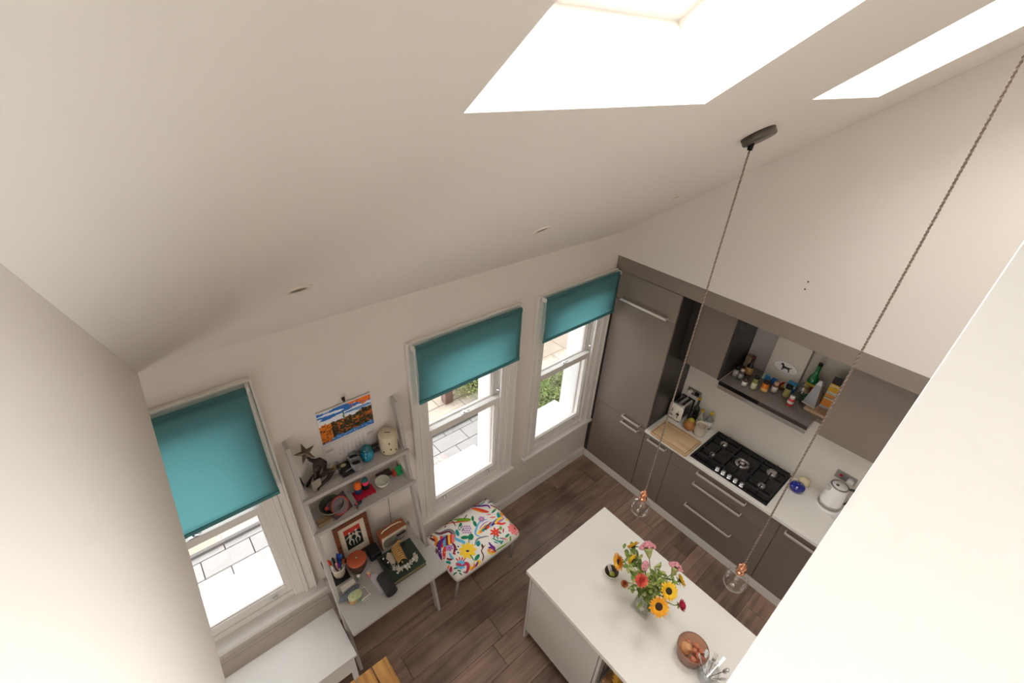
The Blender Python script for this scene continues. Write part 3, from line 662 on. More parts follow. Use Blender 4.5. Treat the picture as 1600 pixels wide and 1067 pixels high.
# striped creatures
stroke([(185, 440), (230, 455), (290, 430), (330, 445), (345, 500)], 28, 'grey'); stroke([(190, 447), (240, 450), (300, 440), (325, 470)], 12, 'maroon')
stroke([(130, 455), (165, 480), (200, 510)], 30, 'maroon'); stroke([(180, 470), (205, 500), (190, 540)], 20, 'orange')
for i, (cc_, x) in enumerate((('red', 240), ('blue', 262), ('maroon', 282), ('yellow', 300), ('red', 315), ('pink', 330))): stroke([(x, 470 - i * 2), (x + 2, 510), (x + 4, 560 - i * 8)], 20, cc_, False)
stroke([(270, 480), (235, 520), (225, 570), (240, 640)], 26, 'purple'); stroke([(255, 490), (215, 530), (205, 590)], 22, 'brown'); stroke([(275, 540), (262, 590), (262, 640)], 24, 'red')
stroke([(335, 480), (360, 500), (410, 520), (405, 540)], 22, 'blue'); stroke([(320, 520), (345, 560), (330, 610)], 18, 'maroon')
for i, cc_ in enumerate(('yellow', 'orange', 'teal', 'brown', 'red', 'blue', 'purple', 'yellow', 'pink')): stroke([(515 + i * 19, 462 - i * 12), (540 + i * 19, 430 - i * 12), (560 + i * 20, 400 - i * 10)][::-1] if i % 2 else [(515 + i * 18, 460 - i * 11), (560 + i * 18, 410 - i * 11)], 17, cc_, False)
stroke([(590, 345), (530, 370), (505, 420), (500, 460), (540, 480)], 14, 'blue'); stroke([(600, 360), (560, 380), (530, 420)], 9, 'lilac')
stroke([(610, 385), (660, 375), (700, 380), (730, 370)], 20, 'red'); stroke([(640, 365), (690, 358), (715, 335)], 14, 'lilac'); stroke([(600, 475), (560, 480), (510, 500), (495, 545)], 12, 'grey')
stroke([(470, 260), (520, 270), (570, 285), (600, 290)], 26, 'red'); stroke([(475, 265), (520, 280), (560, 295)], 14, 'orange'); stroke([(490, 240), (530, 245), (590, 240), (610, 265)], 16, 'purple'); stroke([(495, 235), (510, 205), (530, 185)], 9, 'red'); stroke([(505, 238), (530, 210), (545, 195)], 9, 'magenta'); stroke([(515, 240), (550, 225), (572, 205)], 9, 'teal'); stroke([(465, 245), (485, 235), (505, 250)], 18, 'navy')
stroke([(610, 235), (655, 250), (700, 270)], 16, 'purple'); stroke([(615, 243), (660, 262), (690, 275)], 8, 'yellow'); leaf(610, 208, 60, 22, .2, 'grey'); leaf(580, 178, 50, 18, .5, 'brown')
# green parrot
stroke([(250, 378), (300, 362), (360, 355), (420, 350), (465, 348)], 38, 'lime'); stroke([(255, 380), (310, 372), (380, 366), (460, 360)], 9, 'red'); stroke([(300, 345), (330, 365), (350, 400)], 8, 'brown'); stroke([(410, 345), (425, 325), (435, 310)], 8, 'brown'); stroke([(265, 372), (250, 385), (230, 390)], 10, 'orange')
# bird at the front left
stroke([(350, 680), (385, 690), (430, 680), (445, 700), (430, 745)], 26, 'magenta'); flower(388, 690, 34, 8, 'blue', 'teal'); stroke([(350, 640), (370, 660)], 9, 'red'); stroke([(375, 630), (382, 655)], 9, 'red'); stroke([(400, 632), (395, 655)], 9, 'magenta'); stroke([(425, 640), (405, 662)], 9, 'red')
stroke([(405, 740), (430, 735), (450, 700)], 12, 'grey'); stroke([(455, 715), (480, 690), (520, 665), (545, 660)], 30, 'yellow'); stroke([(460, 725), (490, 700), (530, 680)], 12, 'red'); stroke([(500, 690), (520, 660)], 10, 'purple', False); stroke([(480, 705), (495, 675)], 10, 'orange', False)
stroke([(280, 640), (310, 650), (330, 640)], 14, 'maroon'); stroke([(300, 600), (315, 625), (335, 650)], 16, 'blue'); stroke([(335, 590), (345, 615)], 12, 'magenta'); stroke([(275, 660), (300, 670), (310, 680)], 16, 'teal')
# flowers
flower(440, 583, 62, 9, 'yellow', 'navy', .26); flower(795, 410, 52, 9, 'pink', 'maroon', .3); flower(302, 563, 28, 6, 'lilac', 'magenta'); flower(505, 640, 1, 3, 'teal', 'teal')
for i in range(16): leaf(405 + 18 * (i % 4) + 9 * ((i // 4) % 2) - 6, 400 + 16 * (i // 4), 15, 15, 0, 'lilac')
flower(650, 445, 42, 7, 'red', 'pink', .2); flower(545, 345, 26, 6, 'lilac', 'yellow'); flower(700, 300, 22, 5, 'orange', 'yellow')
stroke([(590, 580), (630, 575), (665, 585)], 26, 'orange'); stroke([(595, 560), (625, 560), (655, 575)], 16, 'purple'); stroke([(600, 520), (620, 545), (650, 560)], 16, 'purple'); stroke([(590, 590), (620, 595), (650, 585)], 10, 'yellow')
stroke([(625, 490), (660, 505), (700, 525)], 10, 'teal'); 
for a_, b_, g_ in ((640, 478, .9), (665, 485, 1.4), (655, 520, -1.0), (680, 510, -.6), (700, 515, .3)): leaf(a_, b_, 36, 10, g_, 'teal')
stroke([(455, 600), (470, 630), (492, 660)], 8, 'green'); stroke([(575, 540), (545, 580), (560, 620), (550, 650)], 9, 'brown'); stroke([(655, 570), (700, 540), (760, 500)], 7, 'lime'); stroke([(385, 370), (375, 400), (360, 440)], 5, 'green'); stroke([(440, 470), (450, 510), (448, 545)], 6, 'green')
for a_, b_, L_, w_, g_, c_ in ((362, 450, 60, 26, 1.3, 'teal'), (385, 388, 40, 22, .5, 'green'), (418, 485, 62, 30, -.6, 'green'), (465, 480, 55, 40, .9, 'green'), (495, 380, 55, 26, 1.3, 'green'), (478, 340, 50, 20, 1.0, 'green'), (640, 280, 60, 18, .2, 'green'), (675, 315, 62, 30, 1.1, 'teal'), (520, 530, 48, 32, .9, 'teal'), (512, 632, 55, 26, .3, 'green'), (552, 550, 40, 16, 1.2, 'brown'), (740, 468, 44, 18, .1, 'green'), (765, 485, 40, 14, 1.0, 'lime'), (690, 412, 34, 22, .9, 'lime'), (740, 345, 30, 20, .4, 'yellow'), (710, 430, 40, 10, .8, 'magenta'), (720, 490, 46, 12, 2.2, 'pink'), (700, 490, 40, 12, 2.3, 'grey'), (350, 715, 34, 14, 2.6, 'green'), (375, 735, 30, 12, 2.2, 'green'), (312, 715, 34, 22, 1.0, 'magenta'), (345, 750, 30, 12, 2.7, 'green'), (385, 755, 26, 10, 2.0, 'green'), (325, 765, 30, 10, .2, 'green'), (290, 700, 30, 14, .2, 'orange'), (285, 380, 1, 1, 0, 'red'), (412, 275, 38, 18, .5, 'teal'), (395, 290, 30, 8, .5, 'maroon'), (215, 402, 20, 10, .4, 'orange'), (270, 400, 26, 8, .4, 'maroon'), (136, 520, 40, 18, 1.5, 'teal'), (150, 550, 44, 8, 2.1, 'green'), (175, 570, 44, 8, 2.1, 'navy'), (190, 600, 44, 8, 2.1, 'green'), (630, 330, 50, 14, 2.6, 'pink'), (600, 310, 36, 12, 2.6, 'pink'), (770, 360, 30, 10, 2.2, 'lime'), (740, 320, 44, 9, 2.2, 'brown')): leaf(a_, b_, L_, w_, g_, c_)
for a_, b_ in ((368, 553), (357, 575), (368, 598), (665, 430), (680, 440), (690, 450), (405, 425), (390, 410), (380, 425)): leaf(a_, b_, 13, 13, 0, 'navy' if b_ > 500 else 'green')
bmesh.ops.recalc_face_normals(eb, faces=eb.faces[:])
for f in eb.faces:
    if f.normal.z < 0: f.normal_flip()
obj('embroidery', eb, [PAL[k] for k in PN], seat, world=True, kind='stuff', label='bright embroidered birds, leaves and flowers')
bx('seat_frame', SX0 + .02, SX1 - .02, SY0 + .02, SY1 - .02, SZ - .10, SZ - .076, C(120, 105, 90), T)
for sx in (0, 1):
    for sy in (0, 1):
        bm = BM(); xt = (SX0 + .05, SX1 - .05)[sx]; yt = (SY0 + .05, SY1 - .05)[sy]; xb = (SX0 + .03, SX1 - .03)[sx]; yb = (SY0 + .08, SY1 - .03)[sy]
        tube(bm, [(xt, yt, SZ - .1), (xb, yb, .012)], [.014, .011], 12); cyl(bm, (xb, yb, 0), .013, .014, 12); obj('leg', bm, C(165, 160, 152, .4, .3), T, world=True)

# ------------------------------------------------------------------ pendants and ceiling spots
def pendant(y, bulb_z, r, label):
    x = -1.263; zc = H + .74 * -y
    T = thing('pendant_lamp', label, 'lamp', (x, y, bulb_z), group='glass globe pendants over the island')
    n = Vector((0, math.sin(SLOPE), math.cos(SLOPE)))
    bm = BM(); lathe(bm, [(0, -.028), (.060, -.028), (.064, -.024), (.064, 0), (0, 0)], 32, (0, 0, 0), Matrix.Translation((x, y - .012, zc + .009)) @ Matrix.Rotation(-SLOPE, 4, 'X'))
    rose = obj('ceiling_rose', bm, mat('dark_bronze_rose', (.10, .085, .07), .4, .5), T, world=True, label='dark round ceiling rose')
    bm = BM(); cyl(bm, (x, y, zc - .055), .010, .03, 12, r2=.012); obj('cord_grip', bm, M_black, rose, world=True)
    zt = bulb_z + .13; zb = zc - .05; n_ = int((zb - zt) / .006); bm = BM()
    for ph in (0, math.pi):
        tube(bm, [(x + .0026 * math.cos(ph + i * .006 / .024 * 2 * math.pi) , y + .0026 * math.sin(ph + i * .006 / .024 * 2 * math.pi), zt + i * .006) for i in range(n_ + 1)], .0027, 5, mi=0 if ph == 0 else 1)
    obj('twisted_cord', bm, [mat('cord_brown', (.17, .12, .09), .8), mat('cord_grey', (.27, .22, .18), .8)], T, world=True)
    bm = BM(); lathe(bm, [(0, .140), (.007, .140), (.009, .122), (.019, .117), (.024, .108), (.024, .100), (.021, .095), (.021, .075), (.025, .070), (.025, .060), (.021, .055), (.021, .044), (0, .044)], 24, (x, y, bulb_z))
    obj('lamp_holder', bm, M_copper, T, world=True)
    bm = BM(); prof = []
    cz = -r * .72 + .02
    for k in range(17):
        a = math.pi * (1 - k / 16); rr = r * math.sin(a); z = cz + r * math.cos(a)
        if z > .035 and rr < .02: break
        prof.append((max(rr, 0), z))
    prof.append((.0165, .045)); lathe(bm, prof, 32, (x, y, bulb_z)); obj('glass_bulb', bm, glassmat('bulb_glass', (.96, .96, .96), .05, .01, .35), T, world=True)
    bm = BM(); lathe(bm, [(.009, .044), (.007, .0), (.003, -.02), (0, -.022)], 12, (x, y, bulb_z)); obj('bulb_stem', bm, M_gl2, T, world=True)
    bm = BM(); tube(bm, [(x + .016 * math.cos(i * 1.2), y + .016 * math.sin(i * 1.2), bulb_z - .01 + .012 * (i % 2)) for i in range(8)], .0006, 4); obj('filament', bm, C(200, 170, 120, .4, .6), T, world=True)
pendant(-1.400, 1.490, .064, 'clear glass globe pendant with copper holder nearer the windows')
pendant(-2.054, 1.510, .066, 'clear glass globe pendant with copper holder nearer the camera on the longer seen cord')
for i, (x, lb) in enumerate(((-2.896, 'recessed ceiling spotlight above the left window'), (-1.751, 'recessed ceiling spotlight above the middle window'), (-.592, 'recessed ceiling spotlight above the right window near the kitchen wall'))):
    y = -.748; M = Matrix.Translation((x, y, H + .74 * -y)) @ Matrix.Rotation(math.pi - SLOPE, 4, 'X')
    T = thing('ceiling_spotlight', lb, 'spotlight', (x, y, H + .74 * -y), group='recessed spotlights in the sloping ceiling')
    bm = BM(); lathe(bm, [(.030, .001), (.031, .006), (.046, .005), (.048, 0)], 32, (0, 0, 0), M); obj('bezel', bm, C(214, 204, 190), T, world=True)
    bm = BM(); lathe(bm, [(0, .0015), (.022, .0015), (.026, .003), (.030, .001)], 32, (0, 0, 0), M); obj('lamp_lens', bm, C(120, 108, 90), T, world=True)
T = None
# fine joints on the ceiling: small scuffs
# ------------------------------------------------------------------ outside
G = -.2
bm = BM(); box(bm, -9, 9, WT, 16, G - .1, G - .03); struct('ground', bm, mat('soil', (.10, .085, .065), 1, bump=.5, bscale=30))
pv = thing('front_path', 'grey concrete slab path outside the windows', None, (0, 0, G), kind='structure')
M_slab = mat('grey_slab', (.34, .33, .315), .85, var=.14, vscale=3, bump=.3, bscale=60); M_slab.node_tree.nodes['Principled BSDF']
M_slab2 = mat('beige_slab', (.36, .30, .235), .85, var=.12, vscale=3, bump=.3, bscale=60)
def slabs(x0, x1, y0, y1, L, Wd, m, parent, z=G):
    me = None; r = 0; y = y0
    while y < y1 - .01:
        x = x0 - (L / 2 if r % 2 else 0)
        while x < x1:
            if me is None:
                b = BM(); box(b, .004, L - .004, .004, Wd - .004, -.03, 0); bmesh.ops.bevel(b, geom=b.edges[:], offset=.004, segments=1, affect='EDGES'); me = bpy.data.meshes.new('slab'); b.to_mesh(me); b.free(); me.materials.append(m)
            o = bpy.data.objects.new('slab', me); COL.objects.link(o); o.parent = parent; o.location = (x, y, z - parent.location.z + rnd.uniform(-.002, .002)); x += L
        y += Wd; r += 1
slabs(-5.4, .05, WT + .01, 1.44, .42, .21, M_slab, pv)
slabs(-5.4, 2.6, 1.51, 3.4, .62, .42, M_slab2, pv)
kb = thing('kerb', None, None, (0, 1.42, G), kind='structure'); kb.name = 'trim_kerb'
bm = BM(); box(bm, -5.4, .2, 1.465, 1.50, G - .03, G + .035); obj('kerb_stone', bm, mat('dark_kerb', (.13, .125, .12), .8), kb, world=True)
def shrub(cx, cy, rx, ry, h, n, name, label, cols):
    T = thing(name, label, 'plant', (cx, cy, G)); bm = BM(); rr = random.Random(int(cx * 100))
    for i in range(n):
        a = rr.uniform(0, 2 * math.pi); q = rr.random() ** .4; e = rr.uniform(0, math.pi / 2)
        p = Vector((cx + rx * q * math.cos(a) * math.cos(e * .8), cy + ry * q * math.sin(a) * math.cos(e * .8), G + h * (.15 + .85 * q * math.sin(e))))
        L = rr.uniform(.022, .045); M = Matrix.Translation(p) @ Euler((rr.uniform(-1, 1), rr.uniform(-1, 1), rr.uniform(0, 6.28))).to_matrix().to_4x4()
        vs = [bm.verts.new(M @ Vector(v)) for v in ((0, 0, 0), (L * .5, L * .28, .003), (L, 0, 0), (L * .5, -L * .28, .003))]; f = bm.faces.new(vs); f.material_index = rr.choice([0, 0, 0, 1, 1, 2])
    o = obj('leaves', bm, cols, T, world=True, kind='stuff')
    bm = BM()
    for k in range(9):
        a = k * .7; tube(bm, [(cx, cy, G), (cx + rx * .35 * math.cos(a), cy + ry * .35 * math.sin(a), G + h * .4), (cx + rx * .7 * math.cos(a), cy + ry * .7 * math.sin(a), G + h * .65)], [.012, .008, .004], 6)
    obj('branches', bm, C(80, 62, 44), T, world=True)
LC = [mat('leaf_mid', (.13, .21, .05), .6), mat('leaf_light', (.26, .33, .10), .6), mat('leaf_pale', (.40, .40, .22), .6)]
shrub(.62, 1.02, .62, .48, .42, 5200, 'garden_shrub', 'pale green leafy shrub outside the right window', LC)
shrub(-.10, 1.98, .42, .34, .40, 4200, 'garden_shrub', 'bright green bush beyond the path outside the middle window', LC)
shrub(-.85, 1.55, .85, .07, .12, 2600, 'low_planting', 'strip of low yellow-green planting along the path edge', [LC[1], LC[2], LC[1]])
bm = BM(); box(bm, -.66, -.54, 1.90, 2.02, G - .03, G + .42); box(bm, -.68, -.52, 1.88, 2.04, G + .42, G + .46); o = obj('gate_post', bm, mat('old_brick_post', (.16, .10, .08), .9, bump=.5, bscale=40, var=.25, vscale=12), None, bevel=.004); tag(o, 'dark reddish brick post beyond the middle window', 'post')
T = thing('parked_car', 'dark parked car seen only by its wheel at the top of the right window', 'car', (2.3, 3.2, G))
bm = BM(); prism(bm, [(-2.0, .25), (2.0, .25), (2.05, .75), (1.4, .9), (.8, 1.35), (-1.0, 1.4), (-1.7, .95), (-2.05, .8)], -.8, .8, Matrix.Translation((2.3, 3.9, G)) @ Matrix(((1, 0, 0, 0), (0, 0, -1, 0), (0, 1, 0, 0), (0, 0, 0, 1)))); obj('body', bm, C(60, 62, 66, .3), T, world=True, bevel=.05)
for x in (.95, 3.6):
    bm = BM(); cyl(bm, (0, 0, 0), .32, .18, 28, mtx((x, 3.22, G + .32), rx=R(90))); wl = obj('wheel', bm, C(30, 30, 30, .8), T, world=True); bm = BM(); cyl(bm, (0, 0, 0), .2, .02, 24, mtx((x, 3.04, G + .32), rx=R(90))); obj('hubcap', bm, C(150, 150, 150, .4), wl, world=True)

#@@ITEMS@@
# ------------------------------------------------------------------ small things: helpers
def single(name, bm, m, label, cat, group=None, smooth=False, bevel=0):
    o = obj(name, bm, m, None, smooth=smooth, bevel=bevel); return tag(o, label, cat, group)
def jar(name, label, cat, x, y, z, r, h, body, lid, band=None, lr=None, lh=.016, group=None, shoulder=True, neck=None):
    """straight jar or bottle: body, label band, lid; origin under its base"""
    T = thing(name, label, cat, (x, y, z), rnd.uniform(0, 6), group=group)
    lr = lr or r * .85
    bm = BM()
    if neck:   # bottle: (neck radius, neck length)
        nr, nl = neck; hb = h - nl - lh
        lathe(bm, [(0, 0), (r * .9, 0), (r, .004), (r, hb * .78), (r * .93, hb * .88), (nr * 1.3, hb), (nr, hb + nl * .3), (nr, hb + nl), (0, hb + nl)], 20); zl = hb + nl
    else:
        lathe(bm, [(0, 0), (r * .92, 0), (r, .004), (r, h - lh - .008 if shoulder else h - lh), (lr * .97, h - lh), (0, h - lh)], 20); zl = h - lh; hb = zl
    obj('body', bm, body, T)
    bm = BM(); lathe(bm, [(0, zl + lh), (lr * .93 if not neck else neck[0] * 1.2, zl + lh), (lr if not neck else neck[0] * 1.35, zl + lh - .002), (lr if not neck else neck[0] * 1.35, zl), (0, zl)], 20); obj('lid', bm, lid, T)
    if band:
        m2, a, b = band; bm = BM(); lathe(bm, [(r + .0004, a * hb), (r + .0008, a * hb), (r + .0008, b * hb), (r + .0004, b * hb)], 20); obj('paper_label', bm, m2, T)
    if group: T.scale = (1.14, 1.14, 1.28)
    return T

# ---------------- spice shelf on the hood
Zs = 1.6455
SP = 'jars and bottles on the hood shelf'
def sh(x, y, r): return away(x, y, r)
dg = C(28, 25, 24, .25); wh = C(222, 216, 206); cr = C(226, 210, 170)
x, y = sh(.396, -1.155, .022); jar('spice_jar', 'grey-labelled spice jar with black lid, leftmost on the hood shelf', 'jar', x, y, Zs, .020, .085, C(150, 146, 140, .3), dg, (C(196, 192, 184), .15, .8), .021, .026, SP)
x, y = sh(.390, -1.203, .020); jar('spice_jar', 'spice jar with pinkish white lid between the leftmost jar and the tall dark bottle', 'jar', x, y, Zs, .018, .080, C(95, 90, 86, .25), C(226, 196, 180), (C(176, 174, 172), .1, .7), None, .014, SP)
T = jar('sauce_bottle', 'dark bottle with tan label and reddish brown cap on the hood shelf', 'bottle', .500, -1.218, Zs, .026, .165, dg, C(90, 40, 24), (C(196, 150, 88), .25, .8), group=SP, neck=(.010, .045), lh=.022)
x, y = sh(.323, -1.272, .020); jar('spice_jar', 'small dark spice jar with white label standing nearest the control strip', 'jar', x, y, Zs, .018, .082, C(70, 50, 40, .25), C(40, 26, 22), (wh, .05, .55), None, .016, SP)
x, y = sh(.341, -1.342, .020); jar('herb_jar', 'slim jar of green herbs with black lid', 'jar', x, y, Zs, .019, .108, C(112, 118, 62, .25), dg, (C(205, 205, 170), .1, .62), None, .022, SP)
x, y = sh(.387, -1.412, .024); jar('spice_jar', 'jar of orange spice with dark lid', 'jar', x, y, Zs, .024, .082, C(216, 120, 32, .3), C(50, 34, 28), (C(232, 190, 110), .05, .45), None, .020, SP)
x, y = sh(.447, -1.470, .020); jar('spice_jar', 'white-labelled jar with pale pink lid in the middle of the hood shelf', 'jar', x, y, Zs, .020, .078, C(120, 90, 60, .3), C(222, 178, 160), (C(230, 224, 216), .1, .75), None, .018, SP)
x, y = sh(.470, -1.560, .022); jar('pickle_jar', 'jar of pale green pickles with dark green lid', 'jar', x, y, Zs, .022, .088, C(176, 170, 108, .25), C(26, 34, 28), None, .023, .024, SP)
x, y = sh(.372, -1.630, .021); jar('spice_jar', 'red and white jar with white lid, standing apart at the front of the hood shelf', 'jar', x, y, Zs, .021, .072, C(196, 40, 44, .35), C(224, 214, 206), (wh, .35, .70), None, .018, SP)
T = thing('green_bottle', 'tall green glass bottle with yellow and red label', 'bottle', (.615, -1.665, Zs))
bm = BM(); lathe(bm, [(0, 0), (.034, 0), (.036, .005), (.036, .155), (.030, .185), (.015, .215), (.013, .270), (.0145, .275), (.0145, .285), (0, .285)], 24); obj('body', bm, mat('green_bottle_glass', (.01, .16, .045), .08, coat=.5), T)
bm = BM(); lathe(bm, [(.0365, .05), (.0370, .05), (.0370, .14), (.0365, .14)], 24); obj('paper_label', bm, C(205, 170, 45), T); bm = BM()
for k in range(7): a = R(190) + k * .12; box(bm, -.003, .003, -.0008, .0008, .065, .12, Matrix.Translation((.0376 * math.cos(a), .0376 * math.sin(a), 0)) @ Matrix.Rotation(a + R(90), 4, 'Z'))
obj('label_panel', bm, C(176, 44, 34), T)
bm = BM(); cyl(bm, (0, 0, .286), .0155, .018, 16); obj('cap', bm, C(20, 40, 24), T); T.scale = (1.1, 1.1, 1.12)
T = thing('wine_glass', 'clear stemmed glass standing in front of the green bottle', 'glass', (.500, -1.650, Zs))
bm = BM(); lathe(bm, [(.030, 0), (.030, .002), (.004, .006), (.0035, .045), (.020, .060), (.032, .085), (.034, .115), (.030, .14), (.029, .14), (.033, .115), (.031, .086), (.019, .062), (0, .052)], 24); obj('bowl_and_stem', bm, M_gl2, T); T.scale = (1.2, 1.2, 1.2)
# grater on a bread board
T = thing('bread_board', 'pale wooden block at the right end of the hood shelf', 'board', (.50, -1.79, Zs)); bm = BM(); box(bm, -.065, .075, -.088, .070, 0, .026); obj('block', bm, wood('pale_wood', (.56, .36, .20), (.70, .50, .31)), T, bevel=.002)
T = thing('cheese_grater', 'grey steel pyramid cheese grater on the wooden block', 'grater', (.512, -1.738, Zs + .0265), R(-8))
def frustum(bm, bx_, by_, tx, ty, h, z0=0, mi=0):
    vs = [bm.verts.new(v) for v in ((-bx_, -by_, z0), (bx_, -by_, z0), (bx_, by_, z0), (-bx_, by_, z0), (-tx, -ty, z0 + h), (tx, -ty, z0 + h), (tx, ty, z0 + h), (-tx, ty, z0 + h))]
    fs = [bm.faces.new([vs[i] for i in f]) for f in ((3, 2, 1, 0), (4, 5, 6, 7), (0, 1, 5, 4), (1, 2, 6, 5), (2, 3, 7, 6), (3, 0, 4, 7))]
    for f in fs: f.material_index = mi
    return vs
bm = BM(); frustum(bm, .030, .040, .016, .018, .15, .008); obj('grating_faces', bm, mat('grater_steel', (.40, .40, .41), .35, .8, bump=.6, bscale=900), T, bevel=.001)
bm = BM(); frustum(bm, .034, .044, .033, .043, .008); obj('base_rim', bm, wh, T, bevel=.001); bm = BM(); frustum(bm, .017, .019, .010, .008, .035, .158); obj('top_grip', bm, C(205, 203, 200), T, bevel=.002); T.scale = (1.25, 1.2, 1.22)
T = thing('cereal_packet', 'yellow and orange cereal packet with folded dark top at the right end of the niche', 'packet', (.575, -1.833, Zs + .0265), R(0))
pk = BM(); frustum(pk, .030, .038, .026, .037, .205); obj('packet_body', pk, C(244, 190, 40), T, bevel=.002)
FM = Matrix(((0, 0, -1, -.0303), (-1, 0, 0, 0), (0, 1, 0, 0), (0, 0, 0, 1))) @ Matrix.Rotation(R(-1.1), 4, 'X')
def strip(z0, z1, col, nm, d=.0004, y0=-.037, y1=.037):
    bm = BM(); box(bm, y0, y1, z0, z1, d - .0003, d, FM); obj(nm, bm, col, T)
strip(.0, .018, C(205, 205, 210), 'print_band'); strip(.022, .075, C(240, 150, 60), 'print_band'); strip(.080, .088, C(236, 232, 225), 'print_band'); strip(.089, .092, C(60, 40, 30), 'print_band'); strip(.095, .118, C(240, 160, 80), 'print_band'); strip(.122, .142, C(236, 232, 225), 'print_band'); strip(.186, .194, C(240, 225, 215), 'print_band')
bm = BM(); text(bm, 'Couscous', .017, FM @ Matrix.Translation((0, .131, .0008)), ext=.0002); obj('lettering', bm, C(60, 36, 28), T)
bm = BM(); frustum(bm, .026, .037, .004, .036, .045, .206); obj('folded_top', bm, C(52, 40, 38), T); T.scale = (1.1, 1.1, 1.12)
for i, (px, py, cc_) in enumerate(((.600, -1.360, (60, 150, 215)), (.612, -1.415, (40, 110, 190)), (.622, -1.335, (190, 220, 190)))):
    bm = BM(); box(bm, -.006, .006, -.022, .022, 0, .060 - .004 * i, mtx((px - .03, py, Zs), rz=R(20 * (i - 1)))); single('stock_packet', bm, C(*cc_), ['light blue packet behind the orange spice jar', 'darker blue packet leaning against the light blue one', 'pale green packet at the back of the hood shelf by the chimney'][i], 'packet', 'packets on the hood shelf', bevel=.002)
rr = random.Random(3)
for i, (nm, cc_, lb) in enumerate((('tea_sachet', (200, 70, 50), 'red sachet heaped on the hood shelf under the dog sticker'), ('tea_sachet', (238, 210, 170), 'cream sachet heaped on the hood shelf under the dog sticker'), ('tea_sachet', (150, 40, 40), 'dark red sachet lying behind the pink-lidded jar'), ('tea_sachet', (225, 160, 70), 'amber sachet at the edge of the sachet heap'), ('tea_sachet', (222, 222, 226), 'white sachet on top of the sachet heap'))):
    bm = BM(); box(bm, -.022, .022, -.016, .016, -.003, .003, mtx((.585 + .010 * (i % 2), -1.440 - .018 * i, Zs + .022 + .008 * (i % 3)), rx=rr.uniform(-.5, .5), ry=rr.uniform(-.9, -.4), rz=rr.uniform(-1, 1))); single(nm, bm, C(*cc_), lb, 'sachet', 'sachets in the heap on the hood shelf', bevel=.002)
bm = BM(); lathe(bm, [(0, 0), (.040, 0), (.048, .018), (.046, .018), (.038, .003), (0, .003)], 24, (.585, -1.475, Zs)); single('sachet_dish', bm, C(120, 70, 50), 'small brown dish holding the sachets', 'dish')
T = thing('blue_packet', 'bright blue carton standing below the dog sticker', 'carton', (.600, -1.548, Zs)); bm = BM(); box(bm, -.016, .016, -.034, .034, 0, .085, Matrix.Rotation(R(0), 4, 'Z')); obj('carton', bm, C(70, 165, 220), T, bevel=.001)
bm = BM(); box(bm, -.0168, -.016, -.034, .034, .045, .056); box(bm, -.0168, -.016, -.028, .026, .062, .066); obj('print_band', bm, wh, T); bm = BM(); box(bm, -.0168, -.016, -.034, .034, .0, .03); obj('dark_band', bm, C(30, 90, 160), T)
bm = BM(); box(bm, .640, .690, -1.185, -1.115, Zs, Zs + .11); single('kraft_carton', bm, C(176, 160, 130), 'plain buff carton in the left back corner of the hood shelf', 'carton', bevel=.002)
bm = BM(); box(bm, .66, .664, -1.87, -1.80, Zs, Zs + .26, None); single('kraft_bag', bm, C(190, 150, 100), 'brown paper sheet behind the yellow cereal packet', 'paper', bevel=.001)

# ---------------- worktop
T = thing('chopping_board', 'oak chopping board with juice groove by the toaster', 'board', (.11, -.942, .9105))
M_brd = wood('oak_board', (.56, .36, .19), (.74, .53, .32), .45, 'Y', 1.8)
bm = BM(); prism(bm, [(x, y) for cx, cy, a0 in ((.125, .180, 0), (-.125, .180, 90), (-.125, -.180, 180), (.125, -.180, 270)) for x, y in [(cx + .018 * math.cos(R(a0 + t)), cy + .018 * math.sin(R(a0 + t))) for t in (0, 30, 60, 90)]], 0, .020); obj('board', bm, M_brd, T, bevel=.002)
bm = BM()
for q in ((-.122, .122, .178, .183), (-.122, .122, -.183, -.178), (-.127, -.122, -.183, .183), (.122, .127, -.183, .183)): box(bm, *q, .0202, .0206)
obj('juice_groove', bm, C(120, 84, 50), T)
T = thing('toaster', 'chrome and cream two-slot toaster against the tall cupboard', 'toaster', (.452, -.775, .9105))
bm = BM(); box(bm, -.09, .09, -.065, .065, .012, .185, bev=.018); obj('body', bm, M_steel, T, smooth=True)
bm = BM(); box(bm, -.135, -.091, -.075, .075, .01, .19, bev=.024); obj('end_panel', bm, C(240, 234, 222, .3), T, smooth=True, label='cream end panel with dials')
bm = BM(); box(bm, .0905, .10, -.072, .072, .01, .188, bev=.004); obj('end_panel', bm, C(40, 38, 36), T)
for yy in (-.028, .028): bm = BM(); box(bm, -.07, .075, yy - .014, yy + .014, .184, .1865); obj('slot', bm, M_black, T)
bm = BM(); cyl(bm, (0, 0, 0), .018, .010, 18, mtx((-.136, .028, .07), ry=R(-90))); obj('dial', bm, M_chrome, T)
bm = BM(); box(bm, -.138, -.135, -.040, -.035, .05, .14); box(bm, -.150, -.136, -.052, -.024, .10, .112); obj('lever', bm, C(45, 42, 40), T)
bm = BM()
for k in range(3): cyl(bm, (0, 0, 0), .005, .004, 10, mtx((-.135, .028, .105 + k * .017), ry=R(-90)))
obj('buttons', bm, C(60, 56, 52), T)
for q in ((-.11, -.05), (-.11, .05), (.07, -.05), (.07, .05)): bm = BM(); cyl(bm, (*q, 0), .01, .012, 10); obj('foot', bm, M_black, T)
jar('oil_bottle', 'tall near-black olive oil bottle with yellow cap beside the toaster', 'bottle', .490, -.905, .9105, .032, .285, mat('dark_green_glass', (.006, .016, .006), .1, coat=.4), C(206, 160, 30), (C(30, 34, 24), .1, .5), neck=(.011, .075), lh=.022)
